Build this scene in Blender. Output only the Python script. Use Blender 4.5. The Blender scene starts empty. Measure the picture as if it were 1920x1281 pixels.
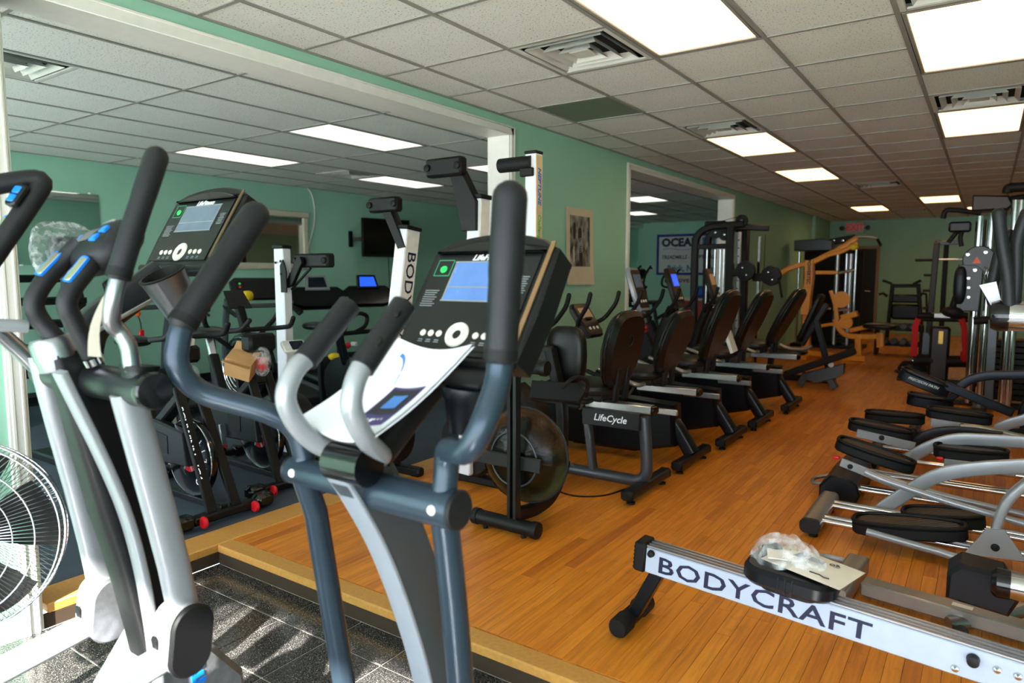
import bpy, math, random
from mathutils import Vector as V, Matrix
random.seed(11)
S = bpy.context.scene
COL = S.collection
PI = math.pi

# ------------------------------------------------------------------ camera
HC, F, YAW, PIT = 1.40, 1289.4, 0.603, -0.0999      # eye height (m), focal length in px of a 1920x1281 frame
cam = bpy.data.cameras.new('camera'); camo = bpy.data.objects.new('camera', cam); COL.objects.link(camo)
cam.sensor_width = 36.0; cam.lens = F / 1920 * 36.0; cam.clip_start = 0.05; cam.clip_end = 200
camo.location = (0, 0, HC); camo.rotation_euler = (PI / 2 + PIT, 0, YAW)
cam.dof.use_dof = True; cam.dof.focus_distance = 3.1; cam.dof.aperture_fstop = 2.4
S.camera = camo

# ------------------------------------------------------------------ light
w = bpy.data.worlds.new('world'); S.world = w; w.use_nodes = True
wn = w.node_tree.nodes; wl = w.node_tree.links
bg = wn['Background']
sky = wn.new('ShaderNodeTexSky'); sky.sky_type = 'HOSEK_WILKIE'; sky.turbidity = 3.0; sky.ground_albedo = 0.4
sky.sun_direction = V((0.33, -0.94, 0.70)).normalized()
mixw = wn.new('ShaderNodeMixRGB'); mixw.inputs[0].default_value = 0.55; mixw.inputs[2].default_value = (0.80, 0.90, 1.0, 1)
wl.new(sky.outputs[0], mixw.inputs[1]); wl.new(mixw.outputs[0], bg.inputs[0]); bg.inputs[1].default_value = 12
sun = bpy.data.lights.new('sun', 'SUN'); suno = bpy.data.objects.new('sun', sun); COL.objects.link(suno)
sun.energy = 44.0; sun.angle = 0.02; sun.color = (1.0, 0.95, 0.87)
suno.rotation_euler = V((-0.33, 0.94, -0.70)).to_track_quat('-Z', 'Y').to_euler(); suno.location = (3, -8, 7)
S.view_settings.view_transform = 'Standard'; S.view_settings.look = 'None'
S.view_settings.exposure = 0.0; S.view_settings.gamma = 1.0; S.view_settings.use_curve_mapping = False
PANEL_E = 3.9

# ------------------------------------------------------------------ pixels to positions
_fw = V((-math.sin(YAW) * math.cos(PIT), math.cos(YAW) * math.cos(PIT), math.sin(PIT)))
_r = V((math.cos(YAW), math.sin(YAW), 0)); _u = _r.cross(_fw)
def ray(x, y): return _fw + _r * ((x - 960) / F) - _u * ((y - 640.5) / F)
E0 = V((0, 0, HC))
def PX(x, y, X): d = ray(x, y); return E0 + d * (X / d.x)
def PY(x, y, Y): d = ray(x, y); return E0 + d * (Y / d.y)
def PZ(x, y, Z=0.0): d = ray(x, y); return E0 + d * ((Z - HC) / d.z)
def PD(x, y, D): return E0 + ray(x, y) * D

# ------------------------------------------------------------------ mesh building
def fillet(pts, rad=0.05, seg=5):
    pts = [V(p) for p in pts]; out = [pts[0]]
    for a, b, c in zip(pts, pts[1:], pts[2:]):
        d1 = (a - b); d2 = (c - b); r = min(rad, d1.length * .48, d2.length * .48)
        p, q = b + d1.normalized() * r, b + d2.normalized() * r
        for i in range(seg + 1):
            t = i / seg; out.append(p * (1 - t) ** 2 + b * 2 * t * (1 - t) + q * t * t)
    out.append(pts[-1]); return out
def rrect(w, h, r=None, n=3):
    r = min(w, h) * .25 if r is None else min(r, min(w, h) * .499); o = []
    for cx, cy, a0 in ((w/2-r, h/2-r, 0), (-w/2+r, h/2-r, 90), (-w/2+r, -h/2+r, 180), (w/2-r, -h/2+r, 270)):
        for i in range(n + 1):
            a = math.radians(a0 + 90 * i / n); o.append((cx + r * math.cos(a), cy + r * math.sin(a)))
    return o
def frame(origin, x, y):
    """matrix whose local x,y axes lie along the given directions"""
    x = V(x).normalized(); z = x.cross(V(y)).normalized(); y = z.cross(x)
    m = Matrix((x, y, z)).transposed().to_4x4(); m.translation = V(origin); return m
class MB:
    def __init__(s): s.v = []; s.f = []
    def add(s, vs, fs, m=None):
        o = len(s.v)
        s.v += [(m @ V(p)) if m is not None else V(p) for p in vs]
        s.f += [tuple(i + o for i in f) for f in fs]; return s
    def box(s, c, d, b=0.0, m=None, rz=0, rx=0, ry=0):
        x, y, z = d[0]/2, d[1]/2, d[2]/2
        R = Matrix.Translation(V(c)) @ Matrix.Rotation(rz, 4, 'Z') @ Matrix.Rotation(ry, 4, 'Y') @ Matrix.Rotation(rx, 4, 'X')
        if m is not None: R = m @ R
        if b <= 0:
            vs = [(sx*x, sy*y, sz*z) for sx in (-1, 1) for sy in (-1, 1) for sz in (-1, 1)]
            return s.add(vs, [(0,1,3,2),(4,6,7,5),(0,4,5,1),(2,3,7,6),(0,2,6,4),(1,5,7,3)], R)
        b = min(b, x*.95, y*.95, z*.95)
        vs = []; ix = {}
        for sx in (-1, 1):
            for sy in (-1, 1):
                for sz in (-1, 1):
                    for k in range(3):
                        ix[(sx, sy, sz, k)] = len(vs)
                        vs.append((sx*(x - (0 if k == 0 else b)), sy*(y - (0 if k == 1 else b)), sz*(z - (0 if k == 2 else b))))
        fs = []
        def q(l): fs.append(tuple(ix[i] for i in l))
        for g in (-1, 1):
            o = [(-1,-1),(1,-1),(1,1),(-1,1)]
            l = [(g,a,c,0) for a,c in o]; q(l if g > 0 else l[::-1])
            l = [(a,g,c,1) for a,c in o]; q(l[::-1] if g > 0 else l)
            l = [(a,c,g,2) for a,c in o]; q(l if g > 0 else l[::-1])
        for a in (-1, 1):
            for c in (-1, 1):
                l = [(a,c,-1,0),(a,c,-1,1),(a,c,1,1),(a,c,1,0)]; q(l if a*c > 0 else l[::-1])
                l = [(-1,a,c,1),(-1,a,c,2),(1,a,c,2),(1,a,c,1)]; q(l if a*c > 0 else l[::-1])
                l = [(a,-1,c,2),(a,-1,c,0),(a,1,c,0),(a,1,c,2)]; q(l if a*c > 0 else l[::-1])
                for e in (-1, 1):
                    l = [(a,c,e,0),(a,c,e,1),(a,c,e,2)]; q(l if a*c*e > 0 else l[::-1])
        return s.add(vs, fs, R)
    def beam(s, a, b, w, h, up=(0,0,1), bev=0.0):
        """square-section bar from a to b, w across, h along 'up'"""
        a, b = V(a), V(b); d = b - a; U = V(up)
        if abs(d.normalized().dot(U)) > .98: U = V((0,1,0)) if abs(d.normalized().y) < .9 else V((1,0,0))
        return s.box((d.length/2, 0, 0), (d.length, w, h), bev, frame(a, d, U.cross(d)))
    def sweep(s, path, prof, up=(0,0,1), scale=None, caps=True):
        path = [V(p) for p in path]; n = len(prof); U = V(up); vs = []; fs = []
        for i, p in enumerate(path):
            t = (path[min(i+1, len(path)-1)] - path[max(i-1, 0)]).normalized()
            sd = t.cross(U); sd = sd.normalized() if sd.length > 1e-4 else V((1,0,0)); up2 = sd.cross(t)
            k = 1 if scale is None else scale[i]
            vs += [p + sd * (a*k) + up2 * (b*k) for a, b in prof]
        for i in range(len(path)-1):
            for j in range(n): fs.append((i*n+j, i*n+(j+1)%n, (i+1)*n+(j+1)%n, (i+1)*n+j))
        if caps: fs += [tuple(range(n))[::-1], tuple(range((len(path)-1)*n, len(path)*n))]
        return s.add(vs, fs)
    def tube(s, path, r, n=12, caps=True, closed=False, rounded=False):
        path = [V(p) for p in path]
        rr = list(r) if isinstance(r, (list, tuple)) else [r] * len(path)
        if rounded:
            t0 = (path[0]-path[1]).normalized(); t1 = (path[-1]-path[-2]).normalized()
            h = [(.35, .94), (.7, .71), (.93, .37)]
            path = [path[0] + t0*(rr[0]*a) for a, b in h[::-1]] + path + [path[-1] + t1*(rr[-1]*a) for a, b in h]
            rr = [rr[0]*b for a, b in h[::-1]] + rr + [rr[-1]*b for a, b in h]
        N = len(path); vs = []; fs = []; nrm = None
        for i, p in enumerate(path):
            if closed: t = (path[(i+1) % N] - path[i-1]).normalized()
            else: t = (path[min(i+1, N-1)] - path[max(i-1, 0)]).normalized()
            if nrm is None: nrm = t.orthogonal().normalized()
            else:
                nrm = nrm - t * nrm.dot(t); nrm = nrm.normalized() if nrm.length > 1e-5 else t.orthogonal().normalized()
            bi = t.cross(nrm)
            vs += [p + (nrm * math.cos(2*PI*j/n) + bi * math.sin(2*PI*j/n)) * rr[i] for j in range(n)]
        for i in range(N if closed else N-1):
            k = (i+1) % N
            for j in range(n): fs.append((i*n+j, i*n+(j+1)%n, k*n+(j+1)%n, k*n+j))
        if caps and not closed: fs += [tuple(range(n))[::-1], tuple(range((N-1)*n, N*n))]
        return s.add(vs, fs)
    def cyl(s, a, b, r, n=16, r2=None): return s.tube([a, b], [r, r if r2 is None else r2], n)
    def lathe(s, prof, o, axis=(0,0,1), n=24, caps=True):
        ax = V(axis).normalized(); a = ax.orthogonal().normalized(); b = ax.cross(a); o = V(o); vs = []; fs = []
        for r, z in prof: vs += [o + ax*z + (a*math.cos(2*PI*j/n) + b*math.sin(2*PI*j/n))*r for j in range(n)]
        for i in range(len(prof)-1):
            for j in range(n): fs.append((i*n+j, i*n+(j+1)%n, (i+1)*n+(j+1)%n, (i+1)*n+j))
        if caps: fs += [tuple(range(n))[::-1], tuple(range((len(prof)-1)*n, len(prof)*n))]
        return s.add(vs, fs)
    def prism(s, poly, t, m, bev=0.0):
        """polygon in local xy, thickness t about z=0; optional chamfer shrink on both faces"""
        n = len(poly); cx = sum(p[0] for p in poly)/n; cy = sum(p[1] for p in poly)/n
        def ins(k):
            o = []
            for i in range(n):
                p, q, r0 = V(poly[i]), V(poly[i-1]), V(poly[(i+1) % n])
                e1 = (p-q); e2 = (r0-p)
                n1 = V((-e1.y, e1.x)); n2 = V((-e2.y, e2.x))
                if n1.length < 1e-9: n1 = n2
                if n2.length < 1e-9: n2 = n1
                nn = n1.normalized() + n2.normalized(); nn = nn.normalized() if nn.length > 1e-6 else V((0,0))
                o.append(p + nn * k)
            return o
        area = sum(poly[i-1][0]*poly[i][1] - poly[i][0]*poly[i-1][1] for i in range(n))
        if area < 0: poly = poly[::-1]
        lay = [(0, -t/2), (0, t/2)] if bev <= 0 else [(bev, -t/2), (0, -t/2+bev), (0, t/2-bev), (bev, t/2)]
        vs = []; fs = []
        for k, z in lay: vs += [(p[0], p[1], z) for p in (ins(k) if k else [V(p) for p in poly])]
        for i in range(len(lay)-1):
            for j in range(n): fs.append((i*n+j, i*n+(j+1)%n, (i+1)*n+(j+1)%n, (i+1)*n+j))
        fs += [tuple(range(n))[::-1], tuple(range((len(lay)-1)*n, len(lay)*n))]
        return s.add(vs, fs, m)
    def blob(s, c, rad, e=1.0, e2=None, m=None, nu=20, nv=10):
        """superellipsoid; e<1 is boxier"""
        e2 = e if e2 is None else e2
        sp = lambda x, p: math.copysign(abs(x) ** p, x); vs = []; fs = []
        for i in range(1, nv):
            ph = -PI/2 + PI*i/nv
            for j in range(nu):
                th = 2*PI*j/nu
                vs.append((rad[0]*sp(math.cos(ph), e2)*sp(math.cos(th), e), rad[1]*sp(math.cos(ph), e2)*sp(math.sin(th), e), rad[2]*sp(math.sin(ph), e2)))
        for i in range(nv-2):
            for j in range(nu): fs.append((i*nu+j, i*nu+(j+1)%nu, (i+1)*nu+(j+1)%nu, (i+1)*nu+j))
        vs += [(0,0,-rad[2]), (0,0,rad[2])]; k = len(vs)
        for j in range(nu): fs += [(k-2, (j+1)%nu, j), (k-1, (nv-2)*nu+j, (nv-2)*nu+(j+1)%nu)]
        T = Matrix.Translation(V(c)) if m is None else m @ Matrix.Translation(V(c))
        return s.add(vs, fs, T)
    def grid(s, fn, nu, nv, th=0.0):
        """surface fn(u,v), thickened along its own normal by th"""
        P = [[V(fn(i/nu, j/nv)) for j in range(nv+1)] for i in range(nu+1)]
        vs = []; fs = []; W = nv+1
        def nr(i, j):
            a = P[min(i+1, nu)][j] - P[max(i-1, 0)][j]; b = P[i][min(j+1, nv)] - P[i][max(j-1, 0)]; c = a.cross(b)
            return c.normalized() if c.length > 0 else V((0,0,1))
        for i in range(nu+1):
            for j in range(nv+1): vs.append(P[i][j])
        for i in range(nu):
            for j in range(nv): fs.append((i*W+j, (i+1)*W+j, (i+1)*W+j+1, i*W+j+1))
        if th:
            o = len(vs)
            for i in range(nu+1):
                for j in range(nv+1): vs.append(P[i][j] - nr(i, j)*th)
            fs += [tuple(k+o for k in f)[::-1] for f in fs]
            for i in range(nu): fs += [(i*W, o+i*W, o+(i+1)*W, (i+1)*W), ((i+1)*W+nv, o+(i+1)*W+nv, o+i*W+nv, i*W+nv)]
            for j in range(nv): fs += [(j+1, o+j+1, o+j, j), (nu*W+j, o+nu*W+j, o+nu*W+j+1, nu*W+j+1)]
        return s.add(vs, fs)
    def mesh(s, name, inv=None, ang=38):
        me = bpy.data.meshes.new(name)
        me.from_pydata([(inv @ p) if inv is not None else p for p in s.v], [], s.f)
        me.validate(); me.update()
        if me.polygons:
            me.polygons.foreach_set('use_smooth', [True]*len(me.polygons))
            me.set_sharp_from_angle(angle=math.radians(ang))
        return me

ROOT = {}
def _link(o, parent=None):
    COL.objects.link(o)
    if parent is not None: o.parent = parent; ROOT[o] = ROOT.get(parent, parent)
    return o
def thing(name, label, cat, loc=(0,0,0), rz=0.0, group=None):
    o = bpy.data.objects.new(name, None); o.empty_display_size = .1; COL.objects.link(o)
    o.location = loc; o.rotation_euler = (0, 0, rz); o['label'] = label; o['category'] = cat
    if group: o['group'] = group
    ROOT[o] = o; o['_l'] = 1; del o['_l']
    return o
def rmat(o):
    r = ROOT[o]; return Matrix.Translation(V(r.location)) @ Matrix.Rotation(r.rotation_euler.z, 4, 'Z')
def part(parent, name, mb, mat, world=True, label=None, kind=None, ang=38):
    """a mesh under its thing (or under a part); world=True: vertices were given in room coordinates"""
    me = mb.mesh(name, rmat(parent).inverted() if world else None, ang); me.materials.append(M(mat))
    o = bpy.data.objects.new(name, me); _link(o, parent)
    if label: o['label'] = label
    if kind: o['kind'] = kind
    return o
def solo(name, label, cat, mb, mat, group=None, loc=None, ang=38):
    loc = V(loc) if loc is not None else V((0,0,0))
    me = mb.mesh(name, Matrix.Translation(loc).inverted(), ang); me.materials.append(M(mat))
    o = bpy.data.objects.new(name, me); COL.objects.link(o); o.location = loc
    o['label'] = label; o['category'] = cat; ROOT[o] = o
    if group: o['group'] = group
    return o
def struct(name, mb, mat, label=None, kind='structure'):
    me = mb.mesh(name); me.materials.append(M(mat)); o = bpy.data.objects.new(name, me); COL.objects.link(o)
    o['kind'] = kind; ROOT[o] = o
    if label: o['label'] = label
    return o
_tc = {}
def text(parent, s, size, mat, m, name='lettering', world=True, ext=.0006, shear=0.0, off=0.0, align='CENTER', sx=1.0, label=None, spacing=1.0):
    cu = bpy.data.curves.new(name, 'FONT'); cu.body = s; cu.size = size; cu.extrude = ext; cu.shear = shear; cu.offset = off
    cu.align_x = align; cu.align_y = 'CENTER'; cu.resolution_u = 2; cu.space_character = spacing
    t = bpy.data.objects.new('_t', cu); COL.objects.link(t)
    dg = bpy.context.evaluated_depsgraph_get(); me = bpy.data.meshes.new_from_object(t.evaluated_get(dg))
    bpy.data.objects.remove(t); bpy.data.curves.remove(cu)
    T = (rmat(parent).inverted() @ m) if world else m
    me.transform(T @ Matrix.Diagonal((sx, 1, 1, 1))); me.materials.clear(); me.materials.append(M(mat)); me.name = name
    o = bpy.data.objects.new(name, me); _link(o, parent)
    if label: o['label'] = label
    return o
def dup(o, parent=None, loc=None, rz=None, label=None):
    c = o.copy(); COL.objects.link(c)
    if parent is not None: c.parent = parent; ROOT[c] = ROOT[parent]
    else: ROOT[c] = c
    if loc is not None: c.location = loc
    if rz is not None: c.rotation_euler = (0, 0, rz)
    if label: c['label'] = label
    for ch in list(o.children): dup(ch, c)
    return c

# ------------------------------------------------------------------ materials
def lin(c):
    return tuple(((v/255)/12.92 if v/255 <= .04045 else ((v/255+.055)/1.055)**2.4) for v in c) + (1,)
_M = {}
SPEC = {}
def spec(name, rgb, rough=.5, metal=0.0, var=.08, scale=18.0, bump=0.0, bscale=220.0, coat=0.0, em=0.0, ecol=None, trans=0.0, ior=1.45, alpha=1.0, spc=.5):
    SPEC[name] = dict(rgb=rgb, rough=rough, metal=metal, var=var, scale=scale, bump=bump, bscale=bscale, coat=coat, em=em, ecol=ecol, trans=trans, ior=ior, alpha=alpha, spc=spc)
def nodes(name):
    m = bpy.data.materials.new(name); m.use_nodes = True; nt = m.node_tree
    return m, nt, nt.nodes, nt.links, nt.nodes['Principled BSDF']
def M(name):
    if name in _M: return _M[name]
    if name in CUSTOM: _M[name] = CUSTOM[name](); return _M[name]
    k = SPEC[name]; m, nt, n, l, b = nodes(name); c = lin(k['rgb'])
    tc = n.new('ShaderNodeTexCoord'); nz = n.new('ShaderNodeTexNoise'); nz.inputs['Scale'].default_value = k['scale']; nz.inputs['Detail'].default_value = 4
    l.new(tc.outputs['Object'], nz.inputs['Vector'])
    rp = n.new('ShaderNodeValToRGB'); v = k['var']
    rp.color_ramp.elements[0].position = .3; rp.color_ramp.elements[1].position = .7
    rp.color_ramp.elements[0].color = tuple(x*(1-v) for x in c[:3])+(1,); rp.color_ramp.elements[1].color = tuple(min(1, x*(1+v)) for x in c[:3])+(1,)
    l.new(nz.outputs['Fac'], rp.inputs[0]); l.new(rp.outputs[0], b.inputs['Base Color'])
    mr = n.new('ShaderNodeMapRange'); mr.inputs['To Min'].default_value = max(.02, k['rough']-(.06 if k['metal'] < .2 else .012)); mr.inputs['To Max'].default_value = min(1, k['rough']+(.06 if k['metal'] < .2 else .012))
    l.new(nz.outputs['Fac'], mr.inputs['Value']); l.new(mr.outputs[0], b.inputs['Roughness'])
    b.inputs['Metallic'].default_value = k['metal']; b.inputs['Specular IOR Level'].default_value = k['spc']
    b.inputs['Coat Weight'].default_value = k['coat']; b.inputs['IOR'].default_value = k['ior']
    b.inputs['Transmission Weight'].default_value = k['trans']; b.inputs['Alpha'].default_value = k['alpha']
    if k['em']:
        b.inputs['Emission Color'].default_value = lin(k['ecol'] or k['rgb']); b.inputs['Emission Strength'].default_value = k['em']
    if k['bump']:
        n2 = n.new('ShaderNodeTexNoise'); n2.inputs['Scale'].default_value = k['bscale']; n2.inputs['Detail'].default_value = 3; l.new(tc.outputs['Object'], n2.inputs['Vector'])
        bp = n.new('ShaderNodeBump'); bp.inputs['Strength'].default_value = k['bump']; bp.inputs['Distance'].default_value = .002
        l.new(n2.outputs['Fac'], bp.inputs['Height']); l.new(bp.outputs[0], b.inputs['Normal'])
    _M[name] = m; return m

spec('wall_green', (156,206,182), .62, var=.03, scale=3, bump=.12, bscale=90)
spec('trim_white', (226,226,218), .42, var=.03, bump=.05)
spec('ceiling_grid', (146,145,138), .5, var=.03)
spec('vent_white', (205,206,198), .5, var=.06, scale=9)
spec('vent_dark', (28,30,32), .8)
spec('dark_panel', (96,104,88), .35)
spec('slab_dark', (58,44,30), .9)
spec('grout', (196,192,184), .8, bump=.2)
spec('nosing', (196,142,70), .42, var=.10, scale=60)
spec('baseboard_dark', (26,28,32), .5)
spec('concrete', (196,194,188), .9, var=.1, bump=.3)
spec('frame_alu', (150,152,154), .35, .9)
spec('matte_black', (9,10,11), .5, bump=.12, bscale=400, spc=.35)
spec('black_gloss', (7,8,10), .16, coat=.2)
spec('rubber', (11,12,13), .6, bump=.2, bscale=500, spc=.35)
spec('grip_rubber', (21,23,26), .5, var=.1, bump=.15, bscale=600, spc=.4)
spec('vinyl', (8,8,9), .36, var=.1, bump=.22, bscale=260, spc=.4)
spec('vinyl_seat', (26,22,19), .42, var=.15, bump=.25, bscale=260, spc=.4)
spec('slate_paint', (46,60,72), .3, .35, var=.03, bump=.03, bscale=500)
spec('steel_light', (165,173,182), .3, .4, var=.03, bump=.03, bscale=500)
spec('steel_grey', (78,83,87), .36, .4, var=.04)
spec('silver_paint', (150,153,157), .3, .35, var=.02, bump=.03, bscale=600)
spec('silver_warm', (150,148,142), .32, .7, var=.06)
spec('cast_alu', (138,140,144), .42, .75, var=.14, scale=40, bump=.2, bscale=160)
spec('chrome', (205,206,208), .1, 1.0, var=.02)
spec('alu', (196,198,200), .28, .95, var=.04)
spec('alu_brushed', (140,142,146), .3, .95, var=.06)
spec('charcoal', (32,34,37), .36, .4, var=.08)
spec('charcoal_panel', (28,29,32), .4, .2)
spec('navy_black', (9,12,18), .34, .1, var=.1, spc=.4)
spec('navy_arm', (20,26,36), .36, .3)
spec('console_body', (15,16,18), .42, var=.08, bump=.1, bscale=500, spc=.4)
spec('console_face', (22,24,25), .3, var=.04, spc=.4)
spec('console_trim', (142,112,78), .35, .4)
spec('lcd_blue', (84,120,176), .25, em=.16, ecol=(84,130,210))
spec('lcd_dim', (96,112,128), .2, em=.05, ecol=(120,150,190))
spec('lcd_bright', (40,90,230), .25, em=.8, ecol=(40,100,255))
spec('lcd_dark', (16,22,34), .15)
spec('lcd_tan', (190,160,125), .3)
spec('button_white', (222,218,206), .3, var=.02)
spec('button_green', (40,205,95), .4, em=.12, ecol=(30,220,90))
spec('line_green', (50,150,105), .5)
spec('print_white', (225,228,230), .6, var=.02)
spec('print_grey', (130,136,140), .6)
spec('print_navy', (20,26,58), .5)
spec('print_teal', (28,120,160), .5)
spec('print_blue', (30,60,140), .5)
spec('accent_blue', (10,120,225), .4, var=.04)
spec('logo_blue', (24,100,190), .4)
spec('logo_green', (60,170,60), .4)
spec('pad_silver', (190,182,150), .25, .8)
spec('white_paint', (214,217,221), .32, var=.03)
spec('rower_white', (172,182,200), .36, var=.03)
spec('rower_deck', (70,60,50), .35, .6, var=.15, scale=60)
spec('rail_tan', (206,186,150), .35, .3)
spec('sticker_yellow', (240,200,40), .5)
spec('red_plastic', (205,24,34), .35)
spec('red_paint', (170,16,24), .3)
spec('red_strap', (190,12,20), .7, bump=.3)
spec('orange_plastic', (225,90,20), .4)
spec('yellow_plastic', (235,195,30), .4)
spec('yellow_paint', (236,150,22), .35, var=.06)
spec('cardboard', (196,150,96), .8, var=.06, bump=.15)
spec('box_white', (226,222,214), .6)
spec('paper', (236,238,242), .75, var=.015)
spec('paper_tan', (206,194,168), .8, var=.05, scale=6)
spec('paper_cream', (226,216,200), .75, var=.03)
spec('print_purple', (72,60,112), .5)
spec('print_dark', (34,36,42), .5)
spec('print_sky', (70,130,205), .5)
spec('tv_black', (6,7,8), .12)
spec('mirror', (225,232,230), .015, 1.0, var=0)
spec('mirror_frame', (205,196,176), .4, var=.06)
spec('banner_white', (205,208,205), .7, var=.04, scale=4)
spec('banner_blue', (22,48,130), .6)
spec('exit_red', (205,30,46), .5, em=.12, ecol=(255,40,60))
spec('exit_white', (200,196,186), .5)
spec('door_dark', (24,20,18), .45, var=.1)
spec('door_frame', (160,140,105), .5)
spec('steel_handle', (170,170,172), .22, 1.0)
spec('blue_bag', (26,80,170), .6)
spec('weight_plate', (70,72,74), .4, .5)
spec('skin_wood', (150,98,48), .5)
spec('gold', (190,150,70), .3, .8)
spec('plastic_white', (220,220,214), .4)
spec('wire', (190,195,200), .2, 1.0)
spec('brown_gym', (42,36,33), .35, .4)
spec('loop_grey', (70,72,77), .32, .5, var=.05)
spec('trim_dim', (104,84,62), .4, .3)
spec('mat_black', (14,14,15), .8)

def c_panel(name, rgb, e):
    def f():
        m, nt, n, l, b = nodes(name); b.inputs['Base Color'].default_value = (.8,.8,.8,1)
        tc = n.new('ShaderNodeTexCoord'); vo = n.new('ShaderNodeTexVoronoi'); vo.inputs['Scale'].default_value = 90
        l.new(tc.outputs['Object'], vo.inputs['Vector'])
        mr = n.new('ShaderNodeMapRange'); mr.inputs['To Min'].default_value = e*.97; mr.inputs['To Max'].default_value = e*1.03
        l.new(vo.outputs['Distance'], mr.inputs['Value']); l.new(mr.outputs[0], b.inputs['Emission Strength'])
        b.inputs['Emission Color'].default_value = tuple(rgb)+(1,)
        return m
    return f
def c_plank():
    m, nt, n, l, b = nodes('oak_plank')
    tc = n.new('ShaderNodeTexCoord'); oi = n.new('ShaderNodeObjectInfo'); gi = n.new('ShaderNodeNewGeometry')
    ad = n.new('ShaderNodeMath'); ad.operation = 'ADD'; l.new(oi.outputs['Random'], ad.inputs[0]); l.new(gi.outputs['Random Per Island'], ad.inputs[1])
    fr = n.new('ShaderNodeMath'); fr.operation = 'FRACT'; l.new(ad.outputs[0], fr.inputs[0])
    rp = n.new('ShaderNodeValToRGB'); e = rp.color_ramp.elements
    e[0].position = 0; e[0].color = lin((186,104,26)); e[1].position = 1; e[1].color = lin((224,140,40))
    for p, c in ((.05, (196,112,29)), (.3, (210,126,32)), (.8, (218,134,36))): x = e.new(p); x.color = lin(c)
    l.new(fr.outputs[0], rp.inputs[0])
    mp = n.new('ShaderNodeMapping'); mp.inputs['Scale'].default_value = (55, 3.0, 1); l.new(gi.outputs['Position'], mp.inputs['Vector'])
    of = n.new('ShaderNodeVectorMath'); of.operation = 'ADD'; l.new(mp.outputs[0], of.inputs[0])
    sc = n.new('ShaderNodeMath'); sc.operation = 'MULTIPLY'; sc.inputs[1].default_value = 37; l.new(fr.outputs[0], sc.inputs[0]); l.new(sc.outputs[0], of.inputs[1])
    nz = n.new('ShaderNodeTexNoise'); nz.inputs['Scale'].default_value = 1.0; nz.inputs['Detail'].default_value = 6; nz.inputs['Roughness'].default_value = .62; l.new(of.outputs[0], nz.inputs['Vector'])
    gr = n.new('ShaderNodeValToRGB'); gr.color_ramp.elements[0].position = .32; gr.color_ramp.elements[0].color = (.62,.56,.5,1); gr.color_ramp.elements[1].position = .58; gr.color_ramp.elements[1].color = (1.04,1.03,1.0,1)
    l.new(nz.outputs['Fac'], gr.inputs[0])
    mx = n.new('ShaderNodeMixRGB'); mx.blend_type = 'MULTIPLY'; mx.inputs[0].default_value = .8; l.new(rp.outputs[0], mx.inputs[1]); l.new(gr.outputs[0], mx.inputs[2])
    # scuffs and dark wear marks
    wz = n.new('ShaderNodeTexNoise'); wz.inputs['Scale'].default_value = 5; wz.inputs['Detail'].default_value = 8; wz.inputs['Roughness'].default_value = .75; l.new(gi.outputs['Position'], wz.inputs['Vector'])
    wr = n.new('ShaderNodeValToRGB'); wr.color_ramp.elements[0].position = .60; wr.color_ramp.elements[0].color = (0,0,0,1); wr.color_ramp.elements[1].position = .76; wr.color_ramp.elements[1].color = (.55,.55,.55,1)
    l.new(wz.outputs['Fac'], wr.inputs[0])
    m2 = n.new('ShaderNodeMixRGB'); m2.inputs[2].default_value = lin((92,56,24)); l.new(wr.outputs[0], m2.inputs[0]); l.new(mx.outputs[0], m2.inputs[1]); l.new(m2.outputs[0], b.inputs['Base Color'])
    mr = n.new('ShaderNodeMapRange'); mr.inputs['To Min'].default_value = .3; mr.inputs['To Max'].default_value = .5; l.new(wz.outputs['Fac'], mr.inputs['Value']); l.new(mr.outputs[0], b.inputs['Roughness'])
    bp = n.new('ShaderNodeBump'); bp.inputs['Strength'].default_value = .12; bp.inputs['Distance'].default_value = .001; l.new(nz.outputs['Fac'], bp.inputs['Height']); l.new(bp.outputs[0], b.inputs['Normal'])
    return m
def c_granite():
    m, nt, n, l, b = nodes('black_granite'); gi = n.new('ShaderNodeNewGeometry')
    a = n.new('ShaderNodeTexNoise'); a.inputs['Scale'].default_value = 260; a.inputs['Detail'].default_value = 2; l.new(gi.outputs['Position'], a.inputs['Vector'])
    r = n.new('ShaderNodeValToRGB'); e = r.color_ramp.elements; e[0].position = .45; e[0].color = lin((30,31,32)); e[1].position = .78; e[1].color = lin((190,184,176)); x = e.new(.6); x.color = lin((76,74,72))
    l.new(a.outputs['Fac'], r.inputs[0]); l.new(r.outputs[0], b.inputs['Base Color']); b.inputs['Roughness'].default_value = .13
    z = n.new('ShaderNodeTexNoise'); z.inputs['Scale'].default_value = 4; z.inputs['Detail'].default_value = 5; l.new(gi.outputs['Position'], z.inputs['Vector'])
    mr = n.new('ShaderNodeMapRange'); mr.inputs['To Min'].default_value = .06; mr.inputs['To Max'].default_value = .26; l.new(z.outputs['Fac'], mr.inputs['Value']); l.new(mr.outputs[0], b.inputs['Roughness'])
    return m
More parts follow.
